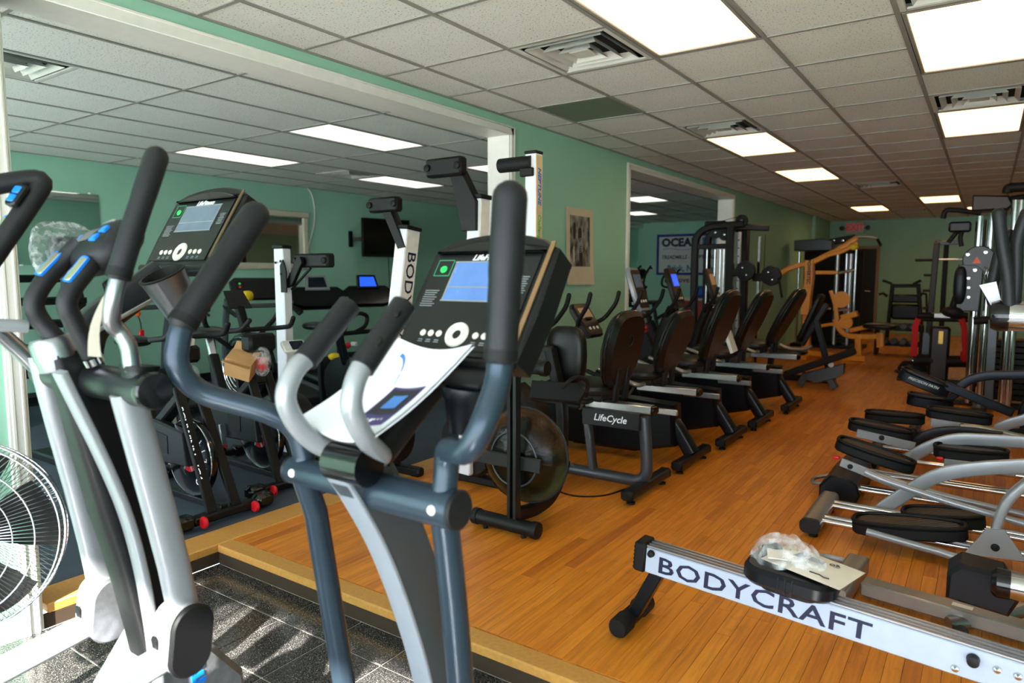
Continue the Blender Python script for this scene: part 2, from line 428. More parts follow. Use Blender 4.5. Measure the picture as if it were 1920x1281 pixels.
def c_carpet():
    m, nt, n, l, b = nodes('carpet'); gi = n.new('ShaderNodeNewGeometry')
    a = n.new('ShaderNodeTexNoise'); a.inputs['Scale'].default_value = 320; a.inputs['Detail'].default_value = 2; l.new(gi.outputs['Position'], a.inputs['Vector'])
    z = n.new('ShaderNodeTexNoise'); z.inputs['Scale'].default_value = 2.2; z.inputs['Detail'].default_value = 6; l.new(gi.outputs['Position'], z.inputs['Vector'])
    r = n.new('ShaderNodeValToRGB'); e = r.color_ramp.elements; e[0].position = .3; e[0].color = lin((48,58,68)); e[1].position = .7; e[1].color = lin((92,103,114))
    l.new(a.outputs['Fac'], r.inputs[0])
    q = n.new('ShaderNodeValToRGB'); q.color_ramp.elements[0].position = .35; q.color_ramp.elements[0].color = (.78,.78,.8,1); q.color_ramp.elements[1].position = .65
    l.new(z.outputs['Fac'], q.inputs[0]); mx = n.new('ShaderNodeMixRGB'); mx.blend_type = 'MULTIPLY'; mx.inputs[0].default_value = 1; l.new(r.outputs[0], mx.inputs[1]); l.new(q.outputs[0], mx.inputs[2]); l.new(mx.outputs[0], b.inputs['Base Color'])
    b.inputs['Roughness'].default_value = .95; b.inputs['Specular IOR Level'].default_value = .15
    bp = n.new('ShaderNodeBump'); bp.inputs['Strength'].default_value = .6; bp.inputs['Distance'].default_value = .003; l.new(a.outputs['Fac'], bp.inputs['Height']); l.new(bp.outputs[0], b.inputs['Normal'])
    return m
def c_tile():
    m, nt, n, l, b = nodes('ceiling_tile'); gi = n.new('ShaderNodeNewGeometry')
    mp = n.new('ShaderNodeMapping'); mp.inputs['Scale'].default_value = (1, 1, 0); l.new(gi.outputs['Position'], mp.inputs['Vector'])
    v = n.new('ShaderNodeTexNoise'); v.inputs['Scale'].default_value = 105; v.inputs['Detail'].default_value = 2.5; l.new(mp.outputs[0], v.inputs['Vector'])
    r = n.new('ShaderNodeValToRGB'); e = r.color_ramp.elements; e[0].position = .32; e[0].color = lin((104,108,103)); e[1].position = .385; e[1].color = lin((226,227,220))
    l.new(v.outputs['Fac'], r.inputs[0]); l.new(r.outputs[0], b.inputs['Base Color']); b.inputs['Roughness'].default_value = .9
    bp = n.new('ShaderNodeBump'); bp.inputs['Strength'].default_value = .4; bp.inputs['Distance'].default_value = .003; l.new(v.outputs['Fac'], bp.inputs['Height']); l.new(bp.outputs[0], b.inputs['Normal'])
    return m
def c_glass(name, rgb, rough, ior, mixf):
    def f():
        m, nt, n, l, b = nodes(name); b.inputs['Base Color'].default_value = lin(rgb); b.inputs['Roughness'].default_value = rough
        b.inputs['IOR'].default_value = ior; b.inputs['Transmission Weight'].default_value = 1.0
        tr = n.new('ShaderNodeBsdfTransparent'); tr.inputs[0].default_value = lin(rgb)
        nz = n.new('ShaderNodeTexNoise'); nz.inputs['Scale'].default_value = 26; nz.inputs['Detail'].default_value = 5
        mr = n.new('ShaderNodeMapRange'); mr.inputs['To Min'].default_value = mixf-.15; mr.inputs['To Max'].default_value = mixf+.15; l.new(nz.outputs['Fac'], mr.inputs['Value'])
        bp = n.new('ShaderNodeBump'); bp.inputs['Strength'].default_value = .25; bp.inputs['Distance'].default_value = .01; l.new(nz.outputs['Fac'], bp.inputs['Height']); l.new(bp.outputs[0], b.inputs['Normal'])
        mx = n.new('ShaderNodeMixShader'); l.new(mr.outputs[0], mx.inputs[0]); l.new(tr.outputs[0], mx.inputs[1]); l.new(b.outputs[0], mx.inputs[2])
        l.new(mx.outputs[0], n['Material Output'].inputs[0]); return m
    return f
def c_film():
    m, nt, n, l, b = nodes('clear_film'); b.inputs['Base Color'].default_value = (.9,.92,.93,1); b.inputs['Roughness'].default_value = .18; b.inputs['Coat Weight'].default_value = .4
    tr = n.new('ShaderNodeBsdfTransparent'); nz = n.new('ShaderNodeTexNoise'); nz.inputs['Scale'].default_value = 22; nz.inputs['Detail'].default_value = 5
    tc = n.new('ShaderNodeTexCoord'); l.new(tc.outputs['Object'], nz.inputs['Vector'])
    r = n.new('ShaderNodeValToRGB'); r.color_ramp.elements[0].position = .42; r.color_ramp.elements[0].color = (.05,.05,.05,1); r.color_ramp.elements[1].position = .72; r.color_ramp.elements[1].color = (.55,.55,.55,1)
    l.new(nz.outputs['Fac'], r.inputs[0]); mx = n.new('ShaderNodeMixShader'); l.new(r.outputs[0], mx.inputs[0]); l.new(tr.outputs[0], mx.inputs[1]); l.new(b.outputs[0], mx.inputs[2])
    bp = n.new('ShaderNodeBump'); bp.inputs['Strength'].default_value = .8; bp.inputs['Distance'].default_value = .01; l.new(nz.outputs['Fac'], bp.inputs['Height']); l.new(bp.outputs[0], b.inputs['Normal'])
    l.new(mx.outputs[0], n['Material Output'].inputs[0]); return m
def c_photo():
    m, nt, n, l, b = nodes('poster_photo'); tc = n.new('ShaderNodeTexCoord')
    mp = n.new('ShaderNodeMapping'); mp.inputs['Scale'].default_value = (1, 2.4, 1.5); l.new(tc.outputs['Object'], mp.inputs['Vector'])
    a = n.new('ShaderNodeTexNoise'); a.inputs['Scale'].default_value = 5; a.inputs['Detail'].default_value = 7; l.new(mp.outputs[0], a.inputs['Vector'])
    r = n.new('ShaderNodeValToRGB'); e = r.color_ramp.elements; e[0].position = .36; e[0].color = lin((24,24,24)); e[1].position = .7; e[1].color = lin((176,172,160)); l.new(a.outputs['Fac'], r.inputs[0])
    l.new(r.outputs[0], b.inputs['Base Color']); b.inputs['Roughness'].default_value = .5; return m
def c_dotbanner():
    m, nt, n, l, b = nodes('rubber_tread'); tc = n.new('ShaderNodeTexCoord')
    mp = n.new('ShaderNodeMapping'); mp.inputs['Rotation'].default_value = (0,0,.9); l.new(tc.outputs['Object'], mp.inputs['Vector'])
    wv = n.new('ShaderNodeTexWave'); wv.inputs['Scale'].default_value = 12; wv.inputs['Distortion'].default_value = 1.2; l.new(mp.outputs[0], wv.inputs['Vector'])
    r = n.new('ShaderNodeValToRGB'); r.color_ramp.elements[0].position = .45; r.color_ramp.elements[0].color = lin((20,20,21)); r.color_ramp.elements[1].position = .6; r.color_ramp.elements[1].color = lin((70,56,44)); l.new(wv.outputs['Fac'], r.inputs[0])
    l.new(r.outputs[0], b.inputs['Base Color']); b.inputs['Roughness'].default_value = .5
    bp = n.new('ShaderNodeBump'); bp.inputs['Strength'].default_value = .6; bp.inputs['Distance'].default_value = .004; l.new(wv.outputs['Fac'], bp.inputs['Height']); l.new(bp.outputs[0], b.inputs['Normal']); return m
CUSTOM = dict(panel_warm=c_panel('panel_warm', (1.0,.60,.28), PANEL_E), panel_cool=c_panel('panel_cool', (1.0,.93,.80), 1.6),
    oak_plank=c_plank, black_granite=c_granite, carpet=c_carpet, ceiling_tile=c_tile, clear_film=c_film, poster_photo=c_photo, rubber_tread=c_dotbanner,
    tank=c_glass('tank', (236,236,222), .04, 1.35, .6), water=c_glass('water', (190,190,170), .02, 1.1, .4))
# ================================================================== structure
XW, XW2 = -3.20, -3.40          # two faces of the partition between the rooms
YF, YB, XR, XL = -1.40, 18.2, 2.8, -8.2
ZC = 2.62
OP1 = (1.16, 4.60); OP2 = (6.86, 10.44); ZO = 2.49

# wood floor: sub-floor, boards
fl = struct('floor', MB().box(((XR+XW)/2, (1.98+YB)/2, -.055), (XR-XW, YB-1.98, .08)), 'slab_dark')
PWID = .0572; tk = .015
_pl = {}
def plank_mesh(L):
    k = round(L, 2)
    if k not in _pl:
        me = MB().box((0,0,-tk/2), (PWID-.0011, k-.0012, tk), .0006).mesh('plank'); me.materials.append(M('oak_plank')); _pl[k] = me
    return _pl[k]
far = MB(); cnt = 0
ncol = int((XR-XW)/PWID)
for i in range(ncol):
    x = XW + PWID*(i+.5); y = 2.06
    first = True
    while y < YB - .01:
        L = round(random.choice((.55, .7, .85, 1.0, 1.15)), 2)
        if first: L = round(random.choice((.3, .5, .7, .9)), 2); first = False
        near = (x < .95 and y < 4.95 and cnt < 299)
        if y + L > YB: L = YB - y
        if near:
            o = bpy.data.objects.new('plank', plank_mesh(L)); _link(o, fl); o.location = (x, y + L/2, 0); cnt += 1
        else:
            far.box((x, y+L/2, -tk/2), (PWID-.0011, L-.0012, tk))
        y += L
part(fl, 'plank_field', far, 'oak_plank', kind='stuff')
ns = MB().box(((XR+XW)/2+.0, 2.01, -.02), (XR-XW, .098, .04), .006)
part(fl, 'edge_board', ns, 'nosing')
part(fl, 'edge_board', MB().box(((XW+XW2)/2+.0, (OP1[0]+OP1[1])/2, -.02), (.196, OP1[1]-OP1[0]-.04, .044), .006), 'nosing')
part(fl, 'riser', MB().box((XW-.012, (OP1[0]+1.99)/2, -.072), (.02, 1.99-OP1[0], .06)), 'slab_dark')
part(fl, 'threshold', MB().box(((XW+XW2)/2, (OP2[0]+OP2[1])/2, -.02), (.2, OP2[1]-OP2[0]-.04, .044), .004), 'nosing')
part(fl, 'riser', MB().box(((XR+XW)/2, 1.985, -.07), (XR-XW, .03, .07)), 'slab_dark')
# sunken entry with granite tiles
ZE = -.10
en = struct('floor_entry', MB().box(((XR+XW)/2, (YF+1.99)/2, ZE-.02), (XR-XW+.0, 1.99-YF, .034)), 'grout')
TS = .308; gx, gy = -3.065, 1.773
tme = MB().box((0,0,-.006), (TS-.006, TS-.006, .014), .0015).mesh('granite_tile'); tme.materials.append(M('black_granite'))
rest = MB()
for i in range(-1, 20):
    for j in range(-11, 2):
        x0, x1 = max(gx+TS*i, XW+.004), min(gx+TS*(i+1), XR-.002); y0, y1 = max(gy+TS*(j-1), YF+.002), min(gy+TS*j, 1.965)
        if x1-x0 < .02 or y1-y0 < .02: continue
        full = x1-x0 > TS-.002 and y1-y0 > TS-.002
        if i < 9:
            if full:
                o = bpy.data.objects.new('granite_tile', tme); _link(o, en); o.location = ((x0+x1)/2, (y0+y1)/2, ZE)
            else:
                part(en, 'granite_tile', MB().box(((x0+x1)/2, (y0+y1)/2, ZE-.006), (x1-x0-.006, y1-y0-.006, .014), .0015), 'black_granite')
        else: rest.box(((x0+x1)/2, (y0+y1)/2, ZE-.006), (x1-x0-.006, y1-y0-.006, .014))
part(en, 'granite_tile_field', rest, 'black_granite', kind='stuff')
# carpet room
struct('floor_carpet', MB().box(((XL+XW2)/2-.0, (YF+18.0)/2, -.05), (XW2-XL, 18.0-YF, .1)), 'carpet')
# partition
wp = MB()
def seg(y0, y1, z0, z1): wp.box(((XW+XW2)/2, (y0+y1)/2, (z0+z1)/2), (XW-XW2, y1-y0, z1-z0))
seg(YF, OP1[0]-.02, -.12, ZC+.1); seg(OP1[1]+.02, OP2[0]-.02, -.12, ZC+.1); seg(OP2[1]+.02, YB, -.12, ZC+.1)
seg(OP1[0]-.02, OP1[1]+.02, ZO+.02, ZC+.1); seg(OP2[0]-.02, OP2[1]+.02, ZO+.02, ZC+.1)
wp.box((XW+.03, 16.4, 1.3), (.06, .5, 2.64))
struct('wall_partition', wp, 'wall_green')
for k, (a, b) in enumerate((OP1, OP2)):
    t = MB(); zf = -.1 if k == 0 else 0
    for y, s in ((a, -1), (b, 1)):
        z0 = ZE if (k == 0 and s < 0) else .002
        t.box(((XW+XW2)/2, y+s*.01, (z0+ZO)/2), (XW-XW2+.012, .02, ZO-z0), .002)
        for xs, d in ((XW, 1), (XW2, -1)):
            t.box((xs+d*.009, y+s*.044, (z0+ZO+.066)/2), (.018, .066, ZO+.066-z0), .003)
            t.box((xs+d*.012, y+s*.058, (z0+ZO+.066)/2), (.022, .014, ZO+.066-z0), .003)
            t.box((xs+d*.011, y+s*.022, (z0+ZO+.03)/2), (.02, .01, ZO+.03-z0), .002)
    t.box(((XW+XW2)/2, (a+b)/2, ZO+.01), (XW-XW2+.012, b-a+.02, .02), .002)
    for xs, d in ((XW, 1), (XW2, -1)):
        t.box((xs+d*.009, (a+b)/2, ZO+.033), (.018, b-a+.15, .066), .003); t.box((xs+d*.012, (a+b)/2, ZO+.058), (.022, b-a+.15, .014), .003)
    struct('trim_%d' % (k+1), t, 'trim_white')
# outer walls
struct('wall_back', MB().box(((XR+XL)/2, YB+.06, 1.3), (XR-XL+.4, .12, 2.9)), 'wall_green')
struct('wall_right', MB().box((XR+.06, (YF+YB)/2, 1.25), (.12, YB-YF, 3.0)), 'wall_green')
struct('wall_left', MB().box((XL-.06, (YF+YB)/2, 1.25), (.12, YB-YF, 3.0)), 'wall_green')
struct('baseboard_left', MB().box((XL+.008, 8.0, .06), (.016, 18.6, .12), .003), 'baseboard_dark')
bw = MB(); bw.box((-5.27, 16.24, 1.3), (3.72, .12, 2.8)); bw.box((-7.13, 17.2, 1.3), (.12, 1.9, 2.8))
struct('wall_banner', bw, 'wall_green')
# street front with large shop windows
fw_ = MB(); WZ0, WZ1 = .12, 2.38
fw_.box(((XR+XL)/2, YF-.06, (WZ1+2.9)/2), (XR-XL+.4, .12, 2.9-WZ1)); fw_.box(((XR+XL)/2, YF-.06, (WZ0-.3)/2), (XR-XL+.4, .12, WZ0+.3))
fw_.box((XW-.1, YF-.06, 1.25), (.3, .12, 2.6)); fw_.box((XL, YF-.06, 1.25), (.4, .12, 2.6)); fw_.box((XR, YF-.06, 1.25), (.4, .12, 2.6))
struct('wall_front', fw_, 'wall_green')
for k, (x0, x1, nn) in enumerate(((XL+.2, XW-.25, 3), (XW+.05, XR-.2, 4))):
    g = MB()
    for i in range(nn+1): g.box((x0+(x1-x0)*i/nn, YF-.06, (WZ0+WZ1)/2), (.05, .08, WZ1-WZ0))
    for z in (WZ0+.025, WZ1-.025): g.box(((x0+x1)/2, YF-.06, z), (x1-x0, .08, .05))
    struct('window_%d' % (k+1), g, 'frame_alu')
struct('bounce_pavement', MB().box((-2.5, -9.5, -.2), (40, 16, .1)), 'concrete')  # unseen ground outside, added and kept pale to bounce sun up to the ceiling

# ------------------------------------------------------------------ ceilings
ce = struct('ceiling', MB().box(((XR+XW)/2, (YF+YB)/2, ZC+.075), (XR-XW, YB-YF, .05)), 'vent_dark')
cl = struct('ceiling_carpet_room', MB().box(((XL+XW2)/2, (YF+YB)/2, ZC+.075), (XW2-XL, YB-YF, .05)), 'vent_dark')
CX0, CXS, CY0, CYS = -2.85, .607, 3.83, .62
LX0, LXS, LY0, LYS = -4.53, .611, 2.676, 1.245
taken = set()
MAINL = [(2, -2, 2), (1, 4, 2), (1, 8, 2), (1, 17, 2), (4, 0, 2), (4, 4, 2), (3, 15, 2), (4, 19, 2), (2, 12, 0)]
MAINL = [q for q in MAINL if q[2]]
MAINV = [(1, -1), (1, 3), (4, -1), (4, 3), (2, 11), (2, 19)]
for i, j, n_ in MAINL:
    for k in range(n_): taken.add((i, j+k))
for q in MAINV: taken.add(q)
tcache = {}
def tile_mesh(a, b):
    k = (round(a, 3), round(b, 3))
    if k not in tcache:
        me = MB().box((0,0,.008), (a-.004, b-.004, .016)).mesh('ceiling_tile'); me.materials.append(M('ceiling_tile')); tcache[k] = me
    return tcache[k]
grid = MB(); rest = MB(); cnt = 0
cols = [CX0+CXS*i for i in range(0, 10)]
xe = [XW] + cols + [XR]
rows = [CY0+CYS*j for j in range(-8, 24)]
ye = [YF] + rows + [YB]
for a in range(len(xe)-1):
    for b in range(len(ye)-1):
        x0, x1, y0, y1 = xe[a], xe[a+1], ye[b], ye[b+1]
        if y1-y0 < .02 or x1-x0 < .02: continue
        i, j = a-1, b-9
        if (i, j) in taken: continue
        dk = (i, j) == (0, 1)
        if x0 < .9 and y0 > .9 and y0 < 15.8 and cnt < 260:
            o = bpy.data.objects.new('ceiling_tile', tile_mesh(x1-x0, y1-y0)); _link(o, ce); o.location = ((x0+x1)/2, (y0+y1)/2, ZC+.006); cnt += 1
            if dk:
                o.data = o.data.copy(); o.data.materials[0] = M('dark_panel'); o.name = 'dark_ceiling_panel'
        else: rest.box(((x0+x1)/2, (y0+y1)/2, ZC+.014), (x1-x0-.004, y1-y0-.004, .016))
part(ce, 'ceiling_tile_field', rest, 'ceiling_tile', kind='stuff')
for x in cols: grid.box((x, (YF+YB)/2, ZC+.004), (.024, YB-YF, .01))
inner = {(i, j+k) for i, j, n_ in MAINL for k in range(1, n_)}
for b, y in enumerate(rows):
    for a in range(len(xe)-1):
        if (a-1, b-8) in inner: continue
        grid.box(((xe[a]+xe[a+1])/2, y, ZC+.005), (xe[a+1]-xe[a], .022, .01))
grid.box((XW+.012, (YF+YB)/2, ZC+.003), (.024, YB-YF, .008))
part(ce, 'ceiling_grid', grid, 'ceiling_grid')
lt = set()
LEFTL = [(1, 1), (4, 1), (1, 3), (4, 3), (1, 6), (3, 8), (5, 8)]
LEFTV = [(1, -1, 0), (4, 2, 1)]
for q in LEFTL: lt.add(q)
grid = MB(); rest = MB(); cnt = 0
lcols = [LX0+LXS*(1-k) for k in range(0, 7)]           # -3.92 .. -7.58
lxe = [XW2] + lcols + [XL]
lrows = [LY0+LYS*m for m in range(-3, 13)]
lye = [YF] + lrows + [YB]
for a in range(len(lxe)-1):
    for b in range(len(lye)-1):
        x0, x1, y0, y1 = lxe[a+1], lxe[a], lye[b], lye[b+1]
        if y1-y0 < .02: continue
        i, m_ = a-1, b-4
        if (i, m_) in lt: continue
        v = [q for q in LEFTV if (q[0], q[1]) == (i, m_)]
        if v:
            ym = (y0+y1)/2
            y0, y1 = (ym, y1) if v[0][2] == 0 else (y0, ym)
        if y0 > 1.0 and y0 < 14:
            o = bpy.data.objects.new('ceiling_tile', tile_mesh(x1-x0, y1-y0)); _link(o, cl); o.location = ((x0+x1)/2, (y0+y1)/2, ZC+.006)
        else: rest.box(((x0+x1)/2, (y0+y1)/2, ZC+.014), (x1-x0-.004, y1-y0-.004, .016))
part(cl, 'ceiling_tile_field', rest, 'ceiling_tile', kind='stuff')
for x in lcols: grid.box((x, (YF+YB)/2, ZC+.004), (.022, YB-YF, .01))
for y in lrows: grid.box(((XL+XW2)/2, y, ZC+.005), (XW2-XL, .022, .01))
grid.box((XW2-.012, (YF+YB)/2, ZC+.003), (.024, YB-YF, .008)); grid.box((XL+.012, (YF+YB)/2, ZC+.003), (.024, YB-YF, .008))
part(cl, 'ceiling_grid', grid, 'ceiling_grid')

# recessed light panels
_lp = {}
def light(x0, x1, y0, y1, mat, label, grp):
    t = thing('ceiling_light', label, 'ceiling light', ((x0+x1)/2, (y0+y1)/2, ZC), 0, grp)
    a, b = (x1-x0)-.03, (y1-y0)-.03
    f = MB()
    for sx in (-1, 1): f.box((sx*(a/2-.01), 0, .014), (.02, b, .03), .003)
    for sy in (-1, 1): f.box((0, sy*(b/2-.01), .014), (a-.04, .02, .03), .003)
    part(t, 'frame', f, 'ceiling_grid', world=False)
    part(t, 'diffuser', MB().box((0, 0, .012), (a-.04, b-.04, .008)), mat, world=False)
    part(t, 'housing', MB().box((0, 0, .034), (a-.01, b-.01, .02)), 'vent_white', world=False)
ml = ['large bright ceiling panel at the top centre, next to the louvred vent', 'ceiling panel touching the vent above the water rower wall, mid hall', 'third ceiling panel down the hall, past the vent pair', 'last small ceiling panel in front of the exit sign',
      'large bright ceiling panel in the upper right corner', 'ceiling panel behind the upper right vent', 'thin far ceiling panel right of the exit sign', 'farthest ceiling panel above the cable tower']
for (i, j, n_), lb in zip(MAINL, ml):
    light(CX0+CXS*i, CX0+CXS*(i+1), CY0+CYS*j, CY0+CYS*(j+n_), 'panel_warm', lb, 'ceiling panels of the wood-floored hall')
ll = ['wide bright ceiling panel in the carpet room, nearest the sunlit patches', 'ceiling panel above the treadmills near the left mirror', 'ceiling panel behind the white corner post', 'ceiling panel above the wall television', 'nearer ceiling panel seen through the second opening', 'farther ceiling panel seen through the second opening', 'small ceiling panel at the left edge of the second opening']
for (i, m_), lb in zip(LEFTL, ll):
    x1 = LX0-LXS*(i-1); y0 = LY0+LYS*m_
    if m_ >= 6: y0 += .32
    light(x1-LXS, x1, y0, y0+LYS, 'panel_cool', lb, 'ceiling panels of the carpet room')
# louvred vents
def vent(x0, x1, y0, y1, label, mat='vent_white'):
    t = thing('ceiling_vent', label, 'vent', ((x0+x1)/2, (y0+y1)/2, ZC), 0, 'square ceiling vents')
    a, b = x1-x0-.02, y1-y0-.02
    part(t, 'back_plate', MB().box((0,0,.048), (a, b, .004)), 'vent_dark', world=False)
    f = MB()
    for sx in (-1, 1): f.box((sx*(a/2-.016), 0, .006), (.032, b, .012), .003)
    for sy in (-1, 1): f.box((0, sy*(b/2-.016), .006), (a-.064, .032, .012), .003)
    part(t, 'frame', f, mat, world=False)
    for k, s in enumerate((.80, .56, .34)):
        q = MB(); o_, i_ = s*.5, s*.5-.055
        z1, z2 = -.004-.003*k, .030
        def rg(h, z): return [(-h*a, -h*b, z), (h*a, -h*b, z), (h*a, h*b, z), (-h*a, h*b, z)]
        q.add(rg(o_, z1)+rg(i_, z2), [(n_, (n_+1)%4, 4+(n_+1)%4, 4+n_) for n_ in range(4)])
        q.add(rg(o_, z1+.004)+rg(i_, z2+.004), [(n_, (n_+1)%4, 4+(n_+1)%4, 4+n_)[::-1] for n_ in range(4)])
        part(t, 'louvre', q, mat, world=False)
    part(t, 'centre_plate', MB().box((0,0,.004), (.2*a, .2*b, .012), .004), mat, world=False)
for (i, j), lb in zip(MAINV, ['open louvred ceiling vent left of the big centre light', 'louvred vent touching the second ceiling panel', 'vent cut by the top edge at upper right', 'dark louvred vent between the two right ceiling panels', 'flat dark vent far down the hall ceiling', 'farthest dark vent near the exit']):
    vent(CX0+CXS*i, CX0+CXS*(i+1), CY0+CYS*j, CY0+CYS*(j+1), lb)
vent(LX0-LXS, LX0, LY0-LYS, LY0-LYS*.5, 'louvred vent at the upper left edge of the carpet room ceiling')
vent(LX0-4*LXS, LX0-3*LXS, LY0+2.5*LYS, LY0+3*LYS, 'louvred vent in front of the panel over the television')
# ================================================================== foreground machines
def lerp(a, b, t): return V(a)*(1-t) + V(b)*t
def console(parent, o, xd, up, w=.36, h=.36, lcd='lcd_blue', th=.05, detail=True, trim='console_trim'):
    """cardio console: o = bottom centre of the face, xd = to the right, up = along the tilted face"""
    m = frame(o, xd, up)                                   # local z points out of the face
    poly = [(-w/2, 0), (w/2, 0), (w*.53, h*.35), (w*.52, h*.86)]
    for i in range(9):
        a = i/8; poly.append((w*.52*(1-2*a), h*(.86 + .14*math.sin(PI*a)**.6)))
    poly += [(-w*.53, h*.35)]
    sh = MB().prism(poly, th, m @ Matrix.Translation((0, 0, -th/2-.001)), .008)
    c = part(parent, 'console', sh, 'console_body')
    part(c, 'faceplate', MB().prism([(-w*.46, .02), (w*.40, .02), (w*.42, h*.80), (-w*.46, h*.80)], .004, m @ Matrix.Translation((0,0,.001))), 'console_face')
    br = [( -w*.46+w*.92*i/10, h*(.81+.10*math.sin(PI*i/10))) for i in range(11)]
    part(c, 'brow', MB().prism(br + [(w*.46, h*.81), (-w*.46, h*.81)], .016, m @ Matrix.Translation((0,0,.004)), .004), 'black_gloss')
    for s in (1,):
        a = (s*w*.455, .03); b = (s*w*.475, h*.90)
        part(c, 'side_trim', MB().prism([(a[0]-.0065, a[1]), (a[0]+.0065, a[1]), (b[0]+.0065, b[1]), (b[0]-.0065, b[1])], .004, m @ Matrix.Translation((0,0,.003))), trim)
    f = MB()
    dw, dh, dx, dy = w*.52, h*.32, .0, h*.58
    for q in ((dx, dy+dh/2, dw+.01, .004), (dx, dy-dh/2, dw+.01, .004), (dx-dw/2, dy, .004, dh), (dx+dw/2, dy, .004, dh), (dx, dy-dh*.16, dw, .004)):
        f.box((q[0], q[1], .0045), (q[2], q[3], .002), m=m)
    part(c, 'display', MB().box((dx, dy, .0035), (dw, dh, .002), m=m), lcd)
    part(c, 'display_frame', f, 'print_grey')
    gx, gy = -w*.36, h*.68
    part(c, 'start_button', MB().lathe([(.0, 0), (.012, 0), (.010, .003), (0, .0035)], m @ V((gx, gy, .003)), m.to_3x3() @ V((0,0,1)), 14, False), 'button_green')
    g = MB()
    for q in ((gx, gy+.03, .055, .0022), (gx, gy-.022, .055, .0022), (gx-.0275, gy+.004, .0022, .052), (gx+.0275, gy+.004, .0022, .052)): g.box((q[0], q[1], .0036), (q[2], q[3], .001), m=m)
    part(c, 'start_outline', g, 'line_green')
    kz = m.to_3x3() @ V((0,0,1)); kc = (-.005, h*.16)
    part(c, 'dial', MB().lathe([(.013, .002), (.015, .006), (.034, .006), (.037, .002)], m @ V((kc[0], kc[1], .002)), kz, 24, False), 'button_white')
    for i, dx_ in enumerate((-.105, -.08, -.055, .055, .08, .105)):
        part(c, 'button', MB().lathe([(0, .006), (.006, .0055), (.0095, .003), (.0098, 0)], m @ V((kc[0]+dx_*w/.36, kc[1], .002)), kz, 14, False), 'button_white')
    if detail:
        text(c, 'LifeFitness', .026, 'print_white', m @ Matrix.Translation((.0, h*.775, .004)), shear=.3, off=.0006)
        p = MB()
        for k in range(8):
            p.box((-w*.38 - .002*(k % 3), h*(.50-.018*k), .0036), (.05-.006*(k % 3), .0022, .001), m=m)
            p.box((w*.345, h*(.62-.018*k), .0036), (.035-.006*(k % 3), .0022, .001), m=m)
        for dx_ in (-.105, -.08, -.055, .055, .08, .105): p.box((kc[0]+dx_*w/.36, kc[1]-.020, .0036), (.014, .003, .001), m=m); p.box((kc[0]+dx_*w/.36, kc[1]-.026, .0036), (.016, .0022, .001), m=m)
        part(c, 'fine_print', p, 'print_grey', kind='stuff')
    part(c, 'lower_lip', MB().sweep([m @ V((-w*.5, -.012, .002)), m @ V((-w*.25, -.018, .008)), m @ V((w*.25, -.018, .008)), m @ V((w*.5, -.012, .002))], rrect(.026, .026, .010), kz), 'console_body')
    return c

# ---------------- centre elliptical
ce_ = thing('elliptical_trainer', 'slate blue elliptical with a lit console and white booklet, closest to the camera', 'elliptical', (-1.15, 1.2, ZE))
YP = 1.085; zb = .905
bar = part(ce_, 'pivot_bar', MB().cyl((-1.13, YP, zb), (-.885, YP, zb), .043, 24), 'slate_paint')
part(bar, 'pivot_bar_end', MB().cyl((-1.42, YP, zb), (-1.15, YP, zb), .034, 20), 'slate_paint')
part(bar, 'end_cap', MB().lathe([(.043, -.002), (.044, .004), (.040, .009), (0, .011)], (-.886, YP, zb), (1,0,0), 24, False), 'grip_rubber')
part(bar, 'end_cap', MB().lathe([(.034, -.002), (.036, .004), (.030, .009), (0, .011)], (-1.419, YP, zb), (-1,0,0), 24, False), 'grip_rubber')
for bx, br in ((-1.385, .034), (-.925, .043)):
    d = V((.1, -1, .12)).normalized(); part(bar, 'bolt', MB().lathe([(0, .004), (.009, .003), (.011, 0)], V((bx, YP, zb)) + d*br, d, 14, False), 'button_white')
mp_ = fillet([PX(668, 868, -1.15), PX(690, 900, -1.15), PX(745, 1000, -1.15), PX(785, 1110, -1.15), PX(812, 1200, -1.15), PX(830, 1281, -1.15), (-1.15, 1.40, .05), (-1.15, 1.44, ZE+.03)], .12, 4)
part(ce_, 'mast', MB().sweep(mp_, rrect(.062, .13, .008), (0, 1, 0)), 'steel_grey')
part(ce_, 'mast_face', MB().sweep([p + V((0, -.064, -.01)) for p in mp_], rrect(.066, .012, .004), (0, 1, 0)), 'steel_light')
part(ce_, 'shroud', MB().cyl(PX(628, 862, -1.18), PX(628, 862, -1.18) + V((.11, 0, 0)), .044, 24), 'black_gloss')
def arm(parent, tubep, gripp, rt, rg, mt, mg, bulb=1.05, name='moving_arm'):
    a = part(parent, name, MB().tube(fillet(tubep, .07, 6), rt, 18), mt)
    g0, g1 = V(gripp[0]), V(gripp[-1]); n_ = len(gripp)
    path = fillet(gripp, .06, 5) if n_ > 2 else [lerp(g0, g1, i/8) for i in range(9)]
    N = len(path)
    part(a, 'grip', MB().tube(path, [rg*(1 if i < N*.7 else 1+(bulb-1)*(i/N)) for i in range(N)], 20, rounded=True), mg)
    part(a, 'grip_collar', MB().tube([g0 + (path[0]-path[1]).normalized()*.012, g0 + (path[1]-path[0]).normalized()*.01], rg*1.04, 20), 'rubber')
    return a
XA = -.80
aR = arm(ce_, [(-.925, YP, zb), PX(838, 870, -.925), PX(838, 842, -.92), PX(878, 850, -.83), PX(905, 800, XA), PX(935, 715, XA), PX(940, 655, XA)], [PX(939, 665, XA), PX(945, 560, XA), PX(956, 372, XA)], .027, .034, 'slate_paint', 'grip_rubber', 1.08)
XB = -1.56
